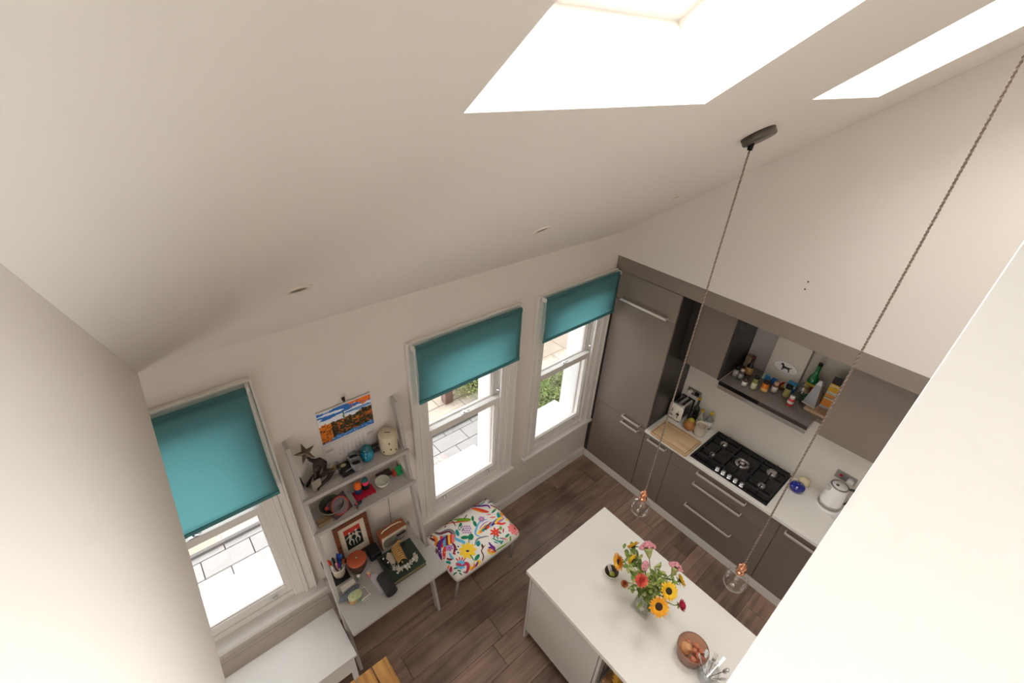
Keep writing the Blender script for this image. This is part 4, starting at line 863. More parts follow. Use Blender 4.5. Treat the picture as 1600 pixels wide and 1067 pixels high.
jar('oil_bottle', 'clear round bottle with blue label and yellow cap behind the white jug', 'bottle', .440, -.985, .9105, .028, .215, mat('pale_oil', (.62, .60, .46), .08, trans=.5), C(214, 176, 40), (C(200, 212, 220), .1, .6), neck=(.011, .05), lh=.022)
jar('oil_bottle', 'squat clear bottle with white label and yellow cap nearest the splashback', 'bottle', .498, -1.055, .9105, .036, .195, mat('pale_glass', (.70, .69, .60), .08, trans=.6), C(214, 176, 40), (C(224, 226, 226), .2, .72), neck=(.013, .04), lh=.022)
jar('vinegar_bottle', 'short black bottle standing in front of the olive oil bottle', 'bottle', .408, -.902, .9105, .028, .185, dg, C(24, 22, 22), None, neck=(.012, .04), lh=.02)
T = thing('honey_jug', 'amber brown squash with yellow green tip beside the chopping board', 'squash', (.350, -.945, .9105)); bm = BM()
lathe(bm, [(0, 0), (.040, .003), (.056, .028), (.050, .056), (.034, .080), (.018, .092), (0, .096)], 16); obj('flesh', bm, mat('amber_skin', (.42, .18, .05), .35, var=.3, vscale=20), T, smooth=True); T.name = 'squash'
bm = BM(); lathe(bm, [(.024, .086), (.021, .100), (.008, .110), (0, .111)], 12); obj('stalk', bm, C(176, 168, 50), T); T.scale = (1.2, 1.2, 1.15)
T = thing('milk_jug', 'cream ceramic jug with a handle left of the hob', 'jug', (.345, -1.055, .9105), R(30))
bm = BM(); lathe(bm, [(0, 0), (.034, 0), (.042, .02), (.046, .05), (.042, .085), (.046, .105), (.043, .105), (.039, .085), (.042, .05), (.038, .022), (0, .008)], 28)
for v in bm.verts:
    if v.co.z > .1 and v.co.x < -.03: v.co.x -= .016
obj('body', bm, C(216, 206, 186, .25), T); bm = BM(); tube(bm, [(.040, 0, .092), (.068, 0, .088), (.078, 0, .06), (.066, 0, .032), (.042, 0, .025)], .006, 8); obj('handle', bm, C(214, 204, 180, .25), T); T.scale = (1.25, 1.25, 1.2)
def pot(name, label, x, y, col, r, h, lidc):
    T = thing(name, label, 'pot', (x, y, .9105)); bm = BM(); lathe(bm, [(0, 0), (r * .62, 0), (r * .9, h * .25), (r, h * .5), (r * .92, h * .68), (r * .86, h * .68), (0, h * .6)], 28); obj('body', bm, col, T)
    bm = BM(); lathe(bm, [(r * .9, h * .685), (r * .86, h * .74), (r * .5, h * .85), (r * .2, h * .9), (r * .16, h * .96), (r * .2, h), (0, h * 1.02)], 28); obj('lid', bm, lidc, T)
x, y = away(.350, -1.950, .045); b_ = mat('cobalt_glaze', (.012, .02, .22), .08, coat=.6); pot('lidded_pot', 'glossy cobalt blue lidded pot right of the hob', x, y, b_, .060, .092, b_)
x, y = away(.455, -1.965, .04); c_ = C(222, 206, 168, .25); pot('lidded_pot', 'cream lidded pot behind the blue one', x, y, c_, .046, .095, c_)
T = thing('kettle', 'white kettle with steel band on its power base', 'kettle', (.440, -2.185, .9105), R(20))
bm = BM(); lathe(bm, [(0, 0), (.078, 0), (.080, .006), (.078, .013), (0, .014)], 32, (-.01, -.004, 0)); obj('power_base', bm, C(228, 226, 222, .3), T)
M_kw = C(232, 230, 226, .25)
bm = BM(); lathe(bm, [(0, .016), (.073, .016), (.074, .022), (.060, .195), (.056, .200), (0, .200)], 36); obj('body', bm, M_kw, T)
bm = BM(); lathe(bm, [(.0745, .024), (.0750, .024), (.0725, .052), (.0722, .052)], 36); obj('steel_band', bm, mat('kettle_band', (.45, .42, .38), .3, .9), T)
bm = BM(); lathe(bm, [(.057, .1985), (.057, .205), (.050, .207), (.050, .200)], 36); obj('lid_ring', bm, mat('lid_ring', (.35, .32, .29), .3, .9), T)
bm = BM(); lathe(bm, [(.049, .203), (.044, .209), (0, .212)], 32); cyl(bm, (-.012, .018, .210), .010, .005, 14, mi=1); obj('lid', bm, [M_kw, C(90, 84, 78)], T)
bm = BM(); prism(bm, [(-.020, 0), (.020, 0), (.0, .036)], .162, .196, mtx((-.02, .052, 0), rz=R(25))); obj('spout', bm, C(190, 186, 180, .3), T, bevel=.003)
bm = BM(); tube(bm, [(.010, -.055, .190), (.022, -.092, .188), (.028, -.112, .165), (.030, -.114, .11), (.026, -.098, .055), (.014, -.070, .045)], [.008, .009, .010, .010, .009, .007], 10); obj('handle', bm, C(70, 66, 62), T); T.scale = (1.14, 1.14, 1.2)
bm = BM(); lathe(bm, [(0, 0), (.055, 0), (.062, .006), (.060, .007), (.05, .003), (0, .003)], 28, (.38, -2.29, .9105)); single('white_saucer', bm, C(226, 224, 220, .25), 'white saucer in front of the kettle by the near wall', 'saucer')

# ---------------- island top
Zi = .9105
T = thing('glass_bowl', 'small white-rimmed bowl holding a lime at the window end of the island', 'bowl', (-1.462, -1.425, Zi))
bm = BM(); lathe(bm, [(0, 0), (.026, 0), (.030, .004), (.050, .050), (.052, .056), (.048, .056), (.044, .046), (.026, .010), (0, .008)], 32); obj('bowl', bm, C(214, 210, 196, .2), T); bm = BM(); lathe(bm, [(0, .0095), (.026, .0115), (.043, .046), (.0472, .0562)], 32); obj('inside_glaze', bm, C(92, 76, 62, .2), T)
bm = BM(); sph(bm, (-1.470, -1.438, Zi + .042), (.020, .022, .019), 16, 10); single('lime', bm, mat('lime_skin', (.36, .40, .06), .45, bump=.3, bscale=300), 'green lime lying in the little bowl', 'fruit', smooth=True)
bm = BM(); box(bm, -.020, .020, -.001, .001, -.028, .028, mtx((-1.452, -1.402, Zi + .05), rx=R(-35), ry=R(15), rz=R(10))); single('paper_slip', bm, C(222, 218, 220), 'folded printed paper slip tucked in the little bowl behind the lime', 'paper', bevel=.0005)
VC = Vector((-1.462, -1.700, Zi))
T = thing('crystal_vase', 'square cut crystal vase tapering upward, full of flowers', 'vase', tuple(VC), R(2))
M_cry = glassmat('crystal', (.985, .985, .975), .08, .05, .4)
bm = BM(); n0 = 4
def sq(h, z, f=1): return [(-h, -h, z), (h, -h, z), (h, h, z), (-h, h, z)]
lv = [(.060, 0), (.060, .012), (.045, .15), (.048, .165), (.043, .165), (.040, .15), (.052, .016), ]
rg = [[bm.verts.new(v) for v in sq(*q)] for q in lv]
for a, b in zip(rg, rg[1:]):
    for i in range(4): bm.faces.new([a[i], a[(i + 1) % 4], b[(i + 1) % 4], b[i]])
bm.faces.new(rg[0][::-1]); bm.faces.new(rg[-1]); obj('vase_body', bm, M_cry, T, bevel=.002)
bm = BM()
for s in range(4):
    Mq = Matrix.Rotation(s * R(90), 4, 'Z') @ Matrix.Translation((-.0555, 0, .075)) @ Matrix.Rotation(R(6), 4, 'Y')
    for k in range(16):
        a = k * math.pi / 8; L = .042 if k % 2 else .03; d = Vector((0, math.cos(a), math.sin(a))); tube(bm, [Mq @ (d * .006), Mq @ (d * L * .6), Mq @ (d * L)], [.0008, .0022, .0004], 4)
obj('cut_star', bm, C(226, 216, 198, .15), T, label='starburst cuts in the crystal')
bm = BM(); rg = [[bm.verts.new(v) for v in sq(*q)] for q in ((.050, .018), (.042, .10))]
for i in range(4): bm.faces.new([rg[0][i], rg[0][(i + 1) % 4], rg[1][(i + 1) % 4], rg[1][i]])
bm.faces.new(rg[0][::-1]); bm.faces.new(rg[1]); obj('water', bm, glassmat('water', (.93, .95, .90), .05, .0), T)
M_stem = mat('stem_green', (.16, .22, .05), .6); M_lf = mat('flower_leaf', (.19, .26, .045), .55, var=.35, vscale=25); M_lf2 = mat('flower_leaf_pale', (.40, .42, .15), .6)
M_pet = mat('sunflower_orange', (.86, .34, .015), .6, col2=(.90, .52, .03), vscale=60); M_pety = mat('sunflower_yellow', (.88, .56, .03), .6); M_cent = mat('sunflower_centre', (.035, .018, .01), .9, bump=.8, bscale=400)
M_celo = mat('celosia_pink', (.62, .22, .27), .9, bump=.9, bscale=350, col2=(.74, .38, .40), vscale=120); M_dah = mat('dahlia_coral', (.72, .085, .085), .6, col2=(.85, .25, .15), vscale=90); M_dah2 = mat('dahlia_crimson', (.55, .035, .075), .6)
def petal(bm, M, L, W, cup=.2, mi=0):
    rows = []
    for k in range(5):
        t = k / 4; wv = W * math.sin(math.pi * (t * .86 + .07)) ** .8; z = cup * L * t * t; rows.append([bm.verts.new(M @ Vector((L * t, s * wv / 2, z + abs(s) * wv * .12))) for s in (-1, 0, 1)])
    for a, b in zip(rows, rows[1:]):
        for i in range(2): f = bm.faces.new([a[i], a[i + 1], b[i + 1], b[i]]); f.smooth = True; f.material_index = mi
def head_matrix(p, n):
    n = Vector(n).normalized(); return Matrix.Translation(p) @ n.to_track_quat('Z', 'Y').to_matrix().to_4x4()
def stem_to(T, p, n, r=.0028):
    i = stem_to.i = getattr(stem_to, 'i', 0) + 1; a = i * 2.4; foot = VC + Vector((.03 * math.cos(a), .03 * math.sin(a), .03)); mouth = VC + Vector((.026 * math.cos(a + .6), .026 * math.sin(a + .6), .165)); p = Vector(p); n = Vector(n).normalized(); q = p - n * .035
    pts = [foot, mouth, mouth.lerp(q, .5) + Vector((0, 0, .015)), q, p]; out = []
    for k in range(4):
        for s in range(4): out.append(pts[k].lerp(pts[k + 1], s / 4))
    out.append(p); bm = BM(); tube(bm, out, r, 6); obj('stem', bm, M_stem, T, world=True)
def sunflower(px, py, z, n, r, label, pm, full=True):
    r *= 1.33
    p = on_plane(900 + px / 6.67, 820 + py / 6.67, 'z', z); T = thing('sunflower', label, 'flower', tuple(p), group='sunflowers in the crystal vase'); M = head_matrix(p, n); rq = random.Random(int(px))
    bm = BM()
    for ring in range(3):
        N = 17
        for k in range(N):
            a = 2 * math.pi * (k + ring * .37) / N + rq.uniform(-.06, .06); petal(bm, M @ Matrix.Rotation(a, 4, 'Z') @ Matrix.Translation((r * .30, 0, .001 * ring)) @ Matrix.Rotation(R(-6 - 14 * ring + rq.uniform(-8, 8)), 4, 'Y'), r * rq.uniform(.62, .76) * (1 - .1 * ring), r * .24, .12)
    obj('petals', bm, pm, T, world=True)
    bm = BM(); sph(bm, (0, 0, 0), (r * .38, r * .38, r * .16), 18, 8, M @ Matrix.Translation((0, 0, .003))); obj('flower_centre', bm, M_cent, T, world=True)
    bm = BM()
    for k in range(14):
        a = 2 * math.pi * k / 14; petal(bm, M @ Matrix.Rotation(a, 4, 'Z') @ Matrix.Translation((r * .12, 0, -.006)) @ Matrix.Rotation(R(8), 4, 'Y'), r * .55, r * .2, -.1)
    obj('sepals', bm, M_lf, T, world=True); stem_to(T, p, n, .004)
def celosia(px, py, z, n, r, label):
    r *= 1.35
    p = on_plane(900 + px / 6.67, 820 + py / 6.67, 'z', z); T = thing('celosia', label, 'flower', tuple(p), group='pink cockscomb heads in the crystal vase'); M = head_matrix(p, n)
    bm = BM(); lathe(bm, [(0, -r * 1.5), (r * .25, -r * 1.1), (r * .55, -r * .3), (r * .8, 0), (0, .002)], 16, (0, 0, 0), M); obj('head_underside', bm, M_lf2, T, world=True, smooth=True)
    bm = BM(); rq = random.Random(int(px))
    for k in range(60):
        a = rq.uniform(0, 6.28); q = math.sqrt(rq.random()) * r; sph(bm, (q * math.cos(a) * 1.15, q * math.sin(a) * .7, r * .75 * (1 - (q / r) ** 2) + rq.uniform(0, .003)), r * rq.uniform(.15, .24), 7, 5, M)
    obj('crest', bm, M_celo, T, world=True, smooth=True); stem_to(T, p, n)
def dahlia(px, py, z, n, r, label, m):
    r *= 1.38
    p = on_plane(900 + px / 6.67, 820 + py / 6.67, 'z', z); T = thing('dahlia', label, 'flower', tuple(p), group='red dahlias in the crystal vase'); M = head_matrix(p, n); bm = BM()
    for ring in range(5):
        N = 12 - ring
        for k in range(N):
            petal(bm, M @ Matrix.Rotation(2 * math.pi * (k + ring * .5) / N, 4, 'Z') @ Matrix.Translation((r * .08, 0, r * .1 * ring)) @ Matrix.Rotation(R(-8 - 15 * ring), 4, 'Y'), r * (1 - .13 * ring), r * .42, .45)
    obj('petals', bm, m, T, world=True)
    bm = BM()
    for k in range(6): petal(bm, M @ Matrix.Rotation(k, 4, 'Z') @ Matrix.Translation((0, 0, -.006)), r * .6, r * .3, -.2)
    obj('sepals', bm, M_lf, T, world=True); stem_to(T, p, n)
tocam = lambda x, y, z: (x, y, z)
sunflower(452, 385, 1.24, (-.85, .45, .15), .044, 'orange sunflower seen edge-on at the left of the bouquet', M_pet)
sunflower(600, 225, 1.27, (.25, .9, .35), .038, 'yellow sunflower turned away at the top of the bouquet', M_pety)
sunflower(600, 375, 1.22, (.1, .8, -.1), .036, 'yellow-orange sunflower facing away behind the celosia stems', M_pety)
sunflower(1085, 580, 1.25, (.8, -.45, .35), .036, 'yellow sunflower seen edge-on at the right of the bouquet', M_pety)
sunflower(965, 690, 1.30, (-.25, -.45, .85), .042, 'golden sunflower half open above the dark-centred one', M_pety)
sunflower(862, 850, 1.26, (-.45, -.45, .75), .046, 'orange sunflower with dark centre facing the camera, lowest in the bouquet', M_pet)
celosia(752, 245, 1.31, (.4, .6, .7), .034, 'large pink cockscomb head at the top right of the bouquet')
celosia(722, 430, 1.33, (-.1, .2, 1), .022, 'narrow pink cockscomb head in the middle of the bouquet')
celosia(1035, 450, 1.30, (.6, .1, .75), .028, 'pink cockscomb head on the right above the edge-on sunflower')
dahlia(675, 575, 1.34, (-.4, -.4, .8), .030, 'coral red dahlia facing the camera left of centre', M_dah)
dahlia(508, 608, 1.24, (-.7, -.3, .6), .018, 'small dark red and yellow dahlia at the far left', mat('dahlia_dusky', (.36, .06, .05), .6, col2=(.55, .25, .05), vscale=100))
dahlia(1078, 838, 1.26, (.35, -.7, .6), .026, 'crimson dahlia hanging out at the lower right', M_dah2)
T = thing('bouquet_greenery', 'leafy green stems filling the bouquet between the flower heads', 'foliage', tuple(VC + Vector((0, 0, .166)))); rq = random.Random(5)
groups = [(560, 250, 1.26), (620, 330, 1.25), (540, 420, 1.22), (620, 300, 1.24), (830, 480, 1.28), (790, 560, 1.27), (880, 540, 1.28), (940, 520, 1.28), (1000, 540, 1.26), (840, 620, 1.25), (760, 620, 1.25), (730, 720, 1.16), (650, 650, 1.20), (580, 610, 1.22), (870, 680, 1.22), (870, 400, 1.33), (500, 270, 1.27), (980, 600, 1.26), (700, 500, 1.28), (770, 680, 1.2), (560, 470, 1.2), (720, 810, 1.06)]
lb = BM(); stb = BM()
for gx, gy, gz in groups:
    p = on_plane(900 + gx / 6.67, 820 + gy / 6.67, 'z', gz); m0 = VC + Vector((rq.uniform(-.02, .02), rq.uniform(-.02, .02), .165)); mid = m0.lerp(p, .5) + Vector((0, 0, .012)); tube(stb, [m0, m0.lerp(mid, .5), mid, p], .0018, 5)
    for k in range(9):
        q = m0.lerp(p, rq.uniform(.45, 1.05)) + Vector((rq.uniform(-.02, .02), rq.uniform(-.02, .02), rq.uniform(-.01, .015)))
        petal(lb, Matrix.Translation(q) @ Euler((rq.uniform(-.7, .7), rq.uniform(-.8, .5), rq.uniform(0, 6.28))).to_matrix().to_4x4(), rq.uniform(.030, .056), rq.uniform(.015, .026), rq.uniform(-.3, .2), mi=0 if k % 3 else 1)
obj('leaves', lb, [M_lf, M_lf2], T, world=True); obj('stems', stb, M_stem, T, world=True)
# terracotta pot with onions
PC = Vector((-1.486, -2.055, Zi))
T = thing('terracotta_pot', 'round brown terracotta crock with pale inside holding shallots', 'crock', tuple(PC))
bm = BM(); lathe(bm, [(0, 0), (.066, 0), (.072, .008), (.090, .085), (.092, .105), (.087, .112), (.083, .106)], 40); obj('outside', bm, mat('brown_terracotta', (.24, .12, .085), .45), T)
bm = BM(); lathe(bm, [(.0832, .1062), (.080, .095), (.066, .012), (0, .010)], 40); obj('inside', bm, mat('pale_clay_inside', (.60, .39, .26), .5), T)
M_on = mat('onion_skin', (.58, .26, .12), .35, col2=(.72, .42, .20), vscale=30, stretch=(1, 1, .2)); M_sha = mat('shallot_skin', (.45, .13, .07), .3, col2=(.62, .28, .17), vscale=40, stretch=(1, 1, .2))
def onion(name, x, y, z, r, m, lb_, tilt, cat='vegetable'):
    T = thing(name, lb_, cat, (x, y, z - r * .8), group='onions and shallots in the crock'); M = mtx((0, 0, r * .8), rx=tilt[0], ry=tilt[1]); bm = BM(); lathe(bm, [(0, -r * .9), (r * .5, -r * .82), (r * .95, -r * .3), (r, .05 * r), (r * .8, r * .6), (r * .3, r * .92), (r * .12, r * 1.15), (r * .16, r * 1.35), (0, r * 1.36)], 16, (0, 0, 0), M); obj('bulb', bm, m, T, smooth=True)
    bm = BM(); tube(bm, [M @ Vector((math.cos(a) * r * .1, math.sin(a) * r * .1, -r * .88)) for a in (0, 1, 2)], .0006, 4); obj('root_end', bm, C(120, 80, 50), T)
onion('onion', -1.503, -2.025, Zi + .075, .036, M_on, 'large golden brown onion, biggest in the crock', (.5, -.4))
for i, (dx, dy, dz, r, lb_) in enumerate(((.025, .040, .072, .018, 'shallot nearest the rim by the flowers'), (.044, .0, .068, .021, 'long red shallot on the right side of the crock'), (.005, -.012, .082, .015, 'small shallot in the centre next to the large onion'), (.040, -.040, .066, .018, 'round shallot on the lower right of the crock'), (.000, -.048, .070, .019, 'pale shallot beside the near rim'), (-.036, -.030, .064, .019, 'reddish shallot below the large onion'), (.018, -.068, .058, .016, 'shallot touching the near inner wall'), (.055, -.022, .050, .015, 'shallot half hidden on the far right'), (-.015, -.055, .050, .018, 'shallot underneath the pale one'), (.020, -.030, .045, .020, 'shallot at the bottom of the crock'))):
    onion('shallot', PC.x + dx, PC.y + dy, Zi + dz, r, M_sha, lb_, (rnd.uniform(-1, 1), rnd.uniform(-1, 1)))
# cutlery jar
T = thing('cutlery_jar', 'clear glass jar of cutlery beside the terracotta crock', 'jar', (-1.515, -2.185, Zi))
bm = BM(); lathe(bm, [(0, 0), (.046, 0), (.050, .005), (.052, .11), (.049, .11), (.046, .008), (0, .006)], 28); obj('jar_body', bm, M_gl2, T)
for i in range(9):
    a = i * .72 + .3; p0 = Vector((-1.515, -2.185, Zi + .012)); d = Vector((math.cos(a) * .55, math.sin(a) * .55 , 1)).normalized(); L = .165 + .01 * (i % 3); s = Vector((-math.sin(a), math.cos(a), 0)); nn = d.cross(s)
    Mx = Matrix((( s.x, nn.x, d.x, p0.x), (s.y, nn.y, d.y, p0.y), (s.z, nn.z, d.z, p0.z), (0, 0, 0, 1)))
    kind = ('fork', 'spoon', 'knife')[i % 3]; bm = BM(); box(bm, -.003, .003, -.001, .001, .0, L * .68, Mx)
    if kind == 'fork':
        box(bm, -.011, .011, -.0008, .0008, L * .68, L * .78, Mx)
        for k in range(4): box(bm, -.011 + k * .0063, -.008 + k * .0063, -.0008, .0008, L * .78, L, Mx)
    elif kind == 'spoon': sph(bm, (0, 0, L * .85), (.016, .004, .028), 14, 8, Mx)
    else: box(bm, -.008, .008, -.0006, .0006, L * .6, L * .98, Mx)
    single(kind, bm, M_chrome, 'steel %s standing in the glass cutlery jar' % kind, 'cutlery', 'steel %s set in the glass jar' % {'fork': 'forks', 'spoon': 'spoons', 'knife': 'knives'}[kind], bevel=.0004)

# ---------------- ladder desk: wall calendar and top shelf
T = thing('wall_calendar', 'wall calendar with an autumn lake photograph and date grid above the top shelf', 'calendar', (-2.595, -.006, 1.68))
ZT, ZM, ZB = 2.100, 1.842, 1.668; X0c, X1c = -2.768, -2.420
bm = BM(); box(bm, X0c, X1c, -.005, -.002, ZB, ZT); obj('pages', bm, C(214, 208, 204), T, world=True)
def print_grid(name, x0, x1, z0, z1, y, nx, nz, fn, parent, M=None):
    bm = BM(); g = [[bm.verts.new((x0 + (x1 - x0) * i / nx, y, z0 + (z1 - z0) * j / nz)) for j in range(nz + 1)] for i in range(nx + 1)]
    for i in range(nx):
        for j in range(nz): bm.faces.new([g[i][j], g[i + 1][j], g[i + 1][j + 1], g[i][j + 1]])
    if M is not None: bmesh.ops.transform(bm, matrix=M, verts=bm.verts[:])
    cols = [fn((i + .5) / nx, (j + .5) / nz) for i in range(nx) for j in range(nz)]
    o = obj(name, bm, bpy.data.materials.get('printed_paper') or attrmat('printed_paper', .45), parent, world=True)
    at = o.data.color_attributes.new('print', 'FLOAT_COLOR', 'CORNER')
    for p in o.data.polygons:
        for l in p.loop_indices: at.data[l].color = (*cols[p.index], 1)
    return o
def N(x, y, s=1, o=0): return noise.noise(Vector((x * s + o, y * s - o * 2, o)))
def lake(u, v):
    n = N(u, v, 6, 3); n2 = N(u, v, 22, 5); horizon = .40; treetop = .60 + .07 * N(u, 0, 7, 1) + .05 * N(u, 0, 22, 2) + (.06 if u > .8 else 0)
    refl = .14 + .05 * N(u, 0, 8, 4) - (.1 * (1 - u)) * .4
    tree = lambda k: srgb(200, 105, 20) if k > .34 else srgb(140, 78, 20) if k > .18 else srgb(78, 72, 24) if k > -.05 else srgb(34, 32, 18)
    if u < .22: tree = lambda k: srgb(225, 130, 20) if k > 0 else srgb(190, 95, 15) if k > -.25 else srgb(90, 60, 20)
    if abs(u - .46) < .012 and .55 < v < .80 or abs(u - .46) < (.80 - v) * .12 and .62 < v < .80: return srgb(70, 120, 80)
    if v > treetop:
        if u > .48 and v > .97 - .34 * (u - .48) + .16 * N(u, v, 9, 9): return srgb(235, 120, 30) if n2 > -.15 else (srgb(200, 80, 20) if n2 > -.35 else srgb(60, 120, 190))
        cl = N(u * .6, v * 2.4, 5, 6); base = (40, 110, 190) if v > .72 else (130, 175, 220)
        return srgb(225, 230, 238) if cl > .08 or (v < .78 and cl > -.1) else srgb(*base)
    if v > horizon: return tree(n2 + n * .6)
    if v > horizon - .015: return srgb(60, 45, 30)
    if v > refl or u < .18 and v > .03: k = n2 + n * .5; return tuple(c * .8 for c in tree(k))
    return srgb(50, 110, 180) if n2 < .15 else srgb(110, 160, 210)
print_grid('picture', X0c + .004, X1c - .004, ZM, ZT - .012, -.0056, 84, 60, lake, T)
bm = BM(); RX = Matrix(((1, 0, 0, 0), (0, 0, -1, 0), (0, 1, 0, 0), (0, 0, 0, 1)))
def tx(s, x, z, sz): text(bm, s, sz, Matrix.Translation((x, -.0058, z)) @ RX, ext=.0001)
for r_ in range(5):
    for c_i in range(7):
        dnum = r_ * 7 + c_i - 4
        if 1 <= dnum <= 31: tx(str(dnum), X0c + .095 + c_i * .027, ZM - .055 - r_ * .019, .012)
for c_i, s in enumerate('MTWTFSS'): tx(s, X0c + .095 + c_i * .027, ZM - .036, .008)
box(bm, X0c + .01, X1c - .01, -.0058, -.0055, ZM - .014, ZM - .013)
for k in range(9):
    for side in (0, 1): box(bm, (X0c + .012 if side == 0 else X1c - .062) + k * .0055, (X0c + .0135 if side == 0 else X1c - .0605) + k * .0055, -.0058, -.0055, ZM - .075, ZM - .055)
obj('date_numbers', bm, C(70, 66, 68), T, world=True)
bm = BM()
for k in range(44):
    x = X0c + .006 + k * (X1c - X0c - .012) / 43; tube(bm, [(x, -.005 + .005 * math.cos(a), ZT + .0015 + .005 * math.sin(a)) for a in [j * math.pi / 4 for j in range(8)]], .0008, 4, closed=True)
obj('wire_binding', bm, C(190, 186, 184, .3, .7), T, world=True)
bm = BM(); tube(bm, [(-2.645, -.004, ZT + .004), (-2.594, -.004, ZT + .028), (-2.545, -.004, ZT + .004)], .0012, 5); obj('hanger', bm, C(200, 190, 178), T, world=True)
bm = BM(); cyl(bm, (0, 0, 0), .006, .022, 10, mtx((-2.594, 0, ZT + .030), rx=R(90))); sph(bm, (-2.594, -.024, ZT + .030), .008); box(bm, -2.603, -2.585, -.02, -.012, ZT + .03, ZT + .05); obj('wall_hook', bm, C(60, 50, 42, .4, .5), T, world=True)
Z1 = 1.6215
# statue with a star
T = thing('bronze_statuette', 'dark bronze crouching figurine raising a star, left on the top shelf', 'statuette', (-2.86, -.08, Z1))
bm = BM()
def limb(pts, rs): tube(bm, pts, rs, 10)
hip = (-2.838, -.072, 1.690)
limb([hip, (-2.815, -.074, 1.728), (-2.805, -.070, 1.768), (-2.822, -.066, 1.796), (-2.850, -.064, 1.805)], [.026, .027, .027, .024, .018])
sph(bm, (-2.842, -.082, 1.765), (.022, .020, .024), 14, 10)
limb([(-2.840, -.065, 1.803), (-2.868, -.064, 1.836), (-2.876, -.066, 1.868), (-2.884, -.066, 1.900)], [.017, .011, .010, .008])
limb([hip, (-2.800, -.085, 1.702), (-2.762, -.090, 1.690)], [.025, .020, .017]); limb([(-2.762, -.090, 1.690), (-2.800, -.100, 1.655), (-2.852, -.108, 1.640), (-2.872, -.112, 1.630)], [.017, .013, .011, .008]); limb([(-2.868, -.108, 1.634), (-2.880, -.128, 1.628)], [.009, .007])
limb([hip, (-2.870, -.070, 1.690), (-2.895, -.068, 1.670)], [.025, .019, .014]); limb([(-2.895, -.068, 1.670), (-2.910, -.060, 1.645), (-2.922, -.058, 1.630)], [.014, .010, .009]); limb([(-2.848, -.070, 1.79), (-2.862, -.09, 1.745), (-2.872, -.10, 1.70)], [.013, .010, .008])
for v in bm.verts: v.co.z = max(v.co.z, Z1)
o = obj('figure', bm, M_bronze, T, world=True, smooth=True); rm = o.modifiers.new('remesh', 'REMESH'); rm.mode = 'VOXEL'; rm.voxel_size = .003; rm.use_smooth_shade = True
st = []
for k in range(10): a = R(90 + 36 * k + 8); rr_ = .066 if k % 2 == 0 else .024; st.append((rr_ * math.cos(a), rr_ * math.sin(a)))
bm = BM(); c0 = Vector((-2.884, -.070, 1.905)); nr = (CAM - c0).normalized() + Vector((0, -.2, .3)); Mst = head_matrix(c0, nr)
top = bm.verts.new(Mst @ Vector((0, 0, .011))); bot = bm.verts.new(Mst @ Vector((0, 0, -.006))); rv = [bm.verts.new(Mst @ Vector((x, y, 0))) for x, y in st]
for k in range(10): bm.faces.new([top, rv[k], rv[(k + 1) % 10]]); bm.faces.new([bot, rv[(k + 1) % 10], rv[k]])
obj('star', bm, mat('worn_bronze', (.12, .085, .06), .4, .7), T, world=True)
T = thing('greeting_card', 'white folded card standing before the bronze figurine', 'card', (-2.905, -.122, Z1))
for s, m_ in ((1, wh), (-1, C(150, 142, 132))):
    bm = BM(); box(bm, 0, .001, -.028, .028, 0, .085, mtx((-2.905 , -.118, Z1), ry=R(0), rz=R(-60 + 24 * s)) @ Matrix.Translation((0, .028 * s * 0 + .028, 0))); obj('card_leaf', bm, m_, T, world=True)
bm = BM(); box(bm, -.004, .004, -.03, .03, 0, .075, mtx((-2.943, -.055, Z1), rz=R(-20), rx=0, ry=R(-8))); single('dark_card', bm, C(30, 28, 30), 'small black card leaning on the left rail beside the figurine', 'card', bevel=.001)
T = thing('glass_tumbler', 'clear glass bowl with an amber shell behind the figurine', 'glass', (-2.742, -.066, Z1)); bm = BM(); lathe(bm, [(0, 0), (.030, 0), (.036, .02), (.040, .075), (.038, .075), (.034, .022), (0, .004)], 28); obj('glass_body', bm, M_gl2, T); bm = BM(); petal(bm, mtx((-.025, 0, .012), ry=R(-50)), .075, .04, .3); o = obj('shell', bm, C(196, 150, 96), T); sm = o.modifiers.new('s', 'SOLIDIFY'); sm.thickness = .003
T = thing('black_box', 'small flat black box with a pale stone and silver clip', 'box', (-2.680, -.070, Z1)); bm = BM(); box(bm, -.034, .034, -.055, .055, 0, .016); obj('box_body', bm, C(26, 24, 25), T, bevel=.001); bm = BM(); sph(bm, (-.003, .024, .020), (.018, .014, .008)); obj('stone', bm, C(190, 170, 130), T, smooth=True); bm = BM(); box(bm, -.018, .022, -.034, -.029, .016, .019, mtx(rz=R(15))); obj('silver_clip', bm, C(200, 200, 205, .3, .6), T); T.scale = (1.15, 1.0, 1.2)
def votive(x, y, lb_):
    T = thing('votive_holder', lb_, 'candle holder', (x, y, Z1), group='grey tealight holders on the top shelf'); bm = BM(); lathe(bm, [(0, 0), (.026, 0), (.029, .004), (.031, .055), (.028, .055), (.026, .012), (0, .010)], 24); obj('cup', bm, mat('grey_marble_%d' % int(-x * 1000), (.24, .24, .24), .4, var=.5, vscale=30), T); bm = BM(); cyl(bm, (0, 0, .011), .024, .022, 20); obj('candle', bm, C(38, 36, 38), T); T.scale = (1.2, 1.2, 1.25)
votive(-2.615, -.100, 'grey tealight holder at the front edge of the top shelf'); votive(-2.606, -.040, 'grey tealight holder at the back against the calendar')
T = thing('teal_jar', 'turquoise glass jar with stopper beside the cream canister', 'jar', (-2.526, -.068, Z1)); M_tg = mat('turquoise_glass', (.0, .20, .32), .06, coat=.6); bm = BM(); lathe(bm, [(0, 0), (.030, 0), (.040, .015), (.043, .035), (.038, .055), (.028, .064), (.030, .070), (.0, .070)], 28); obj('body', bm, M_tg, T)
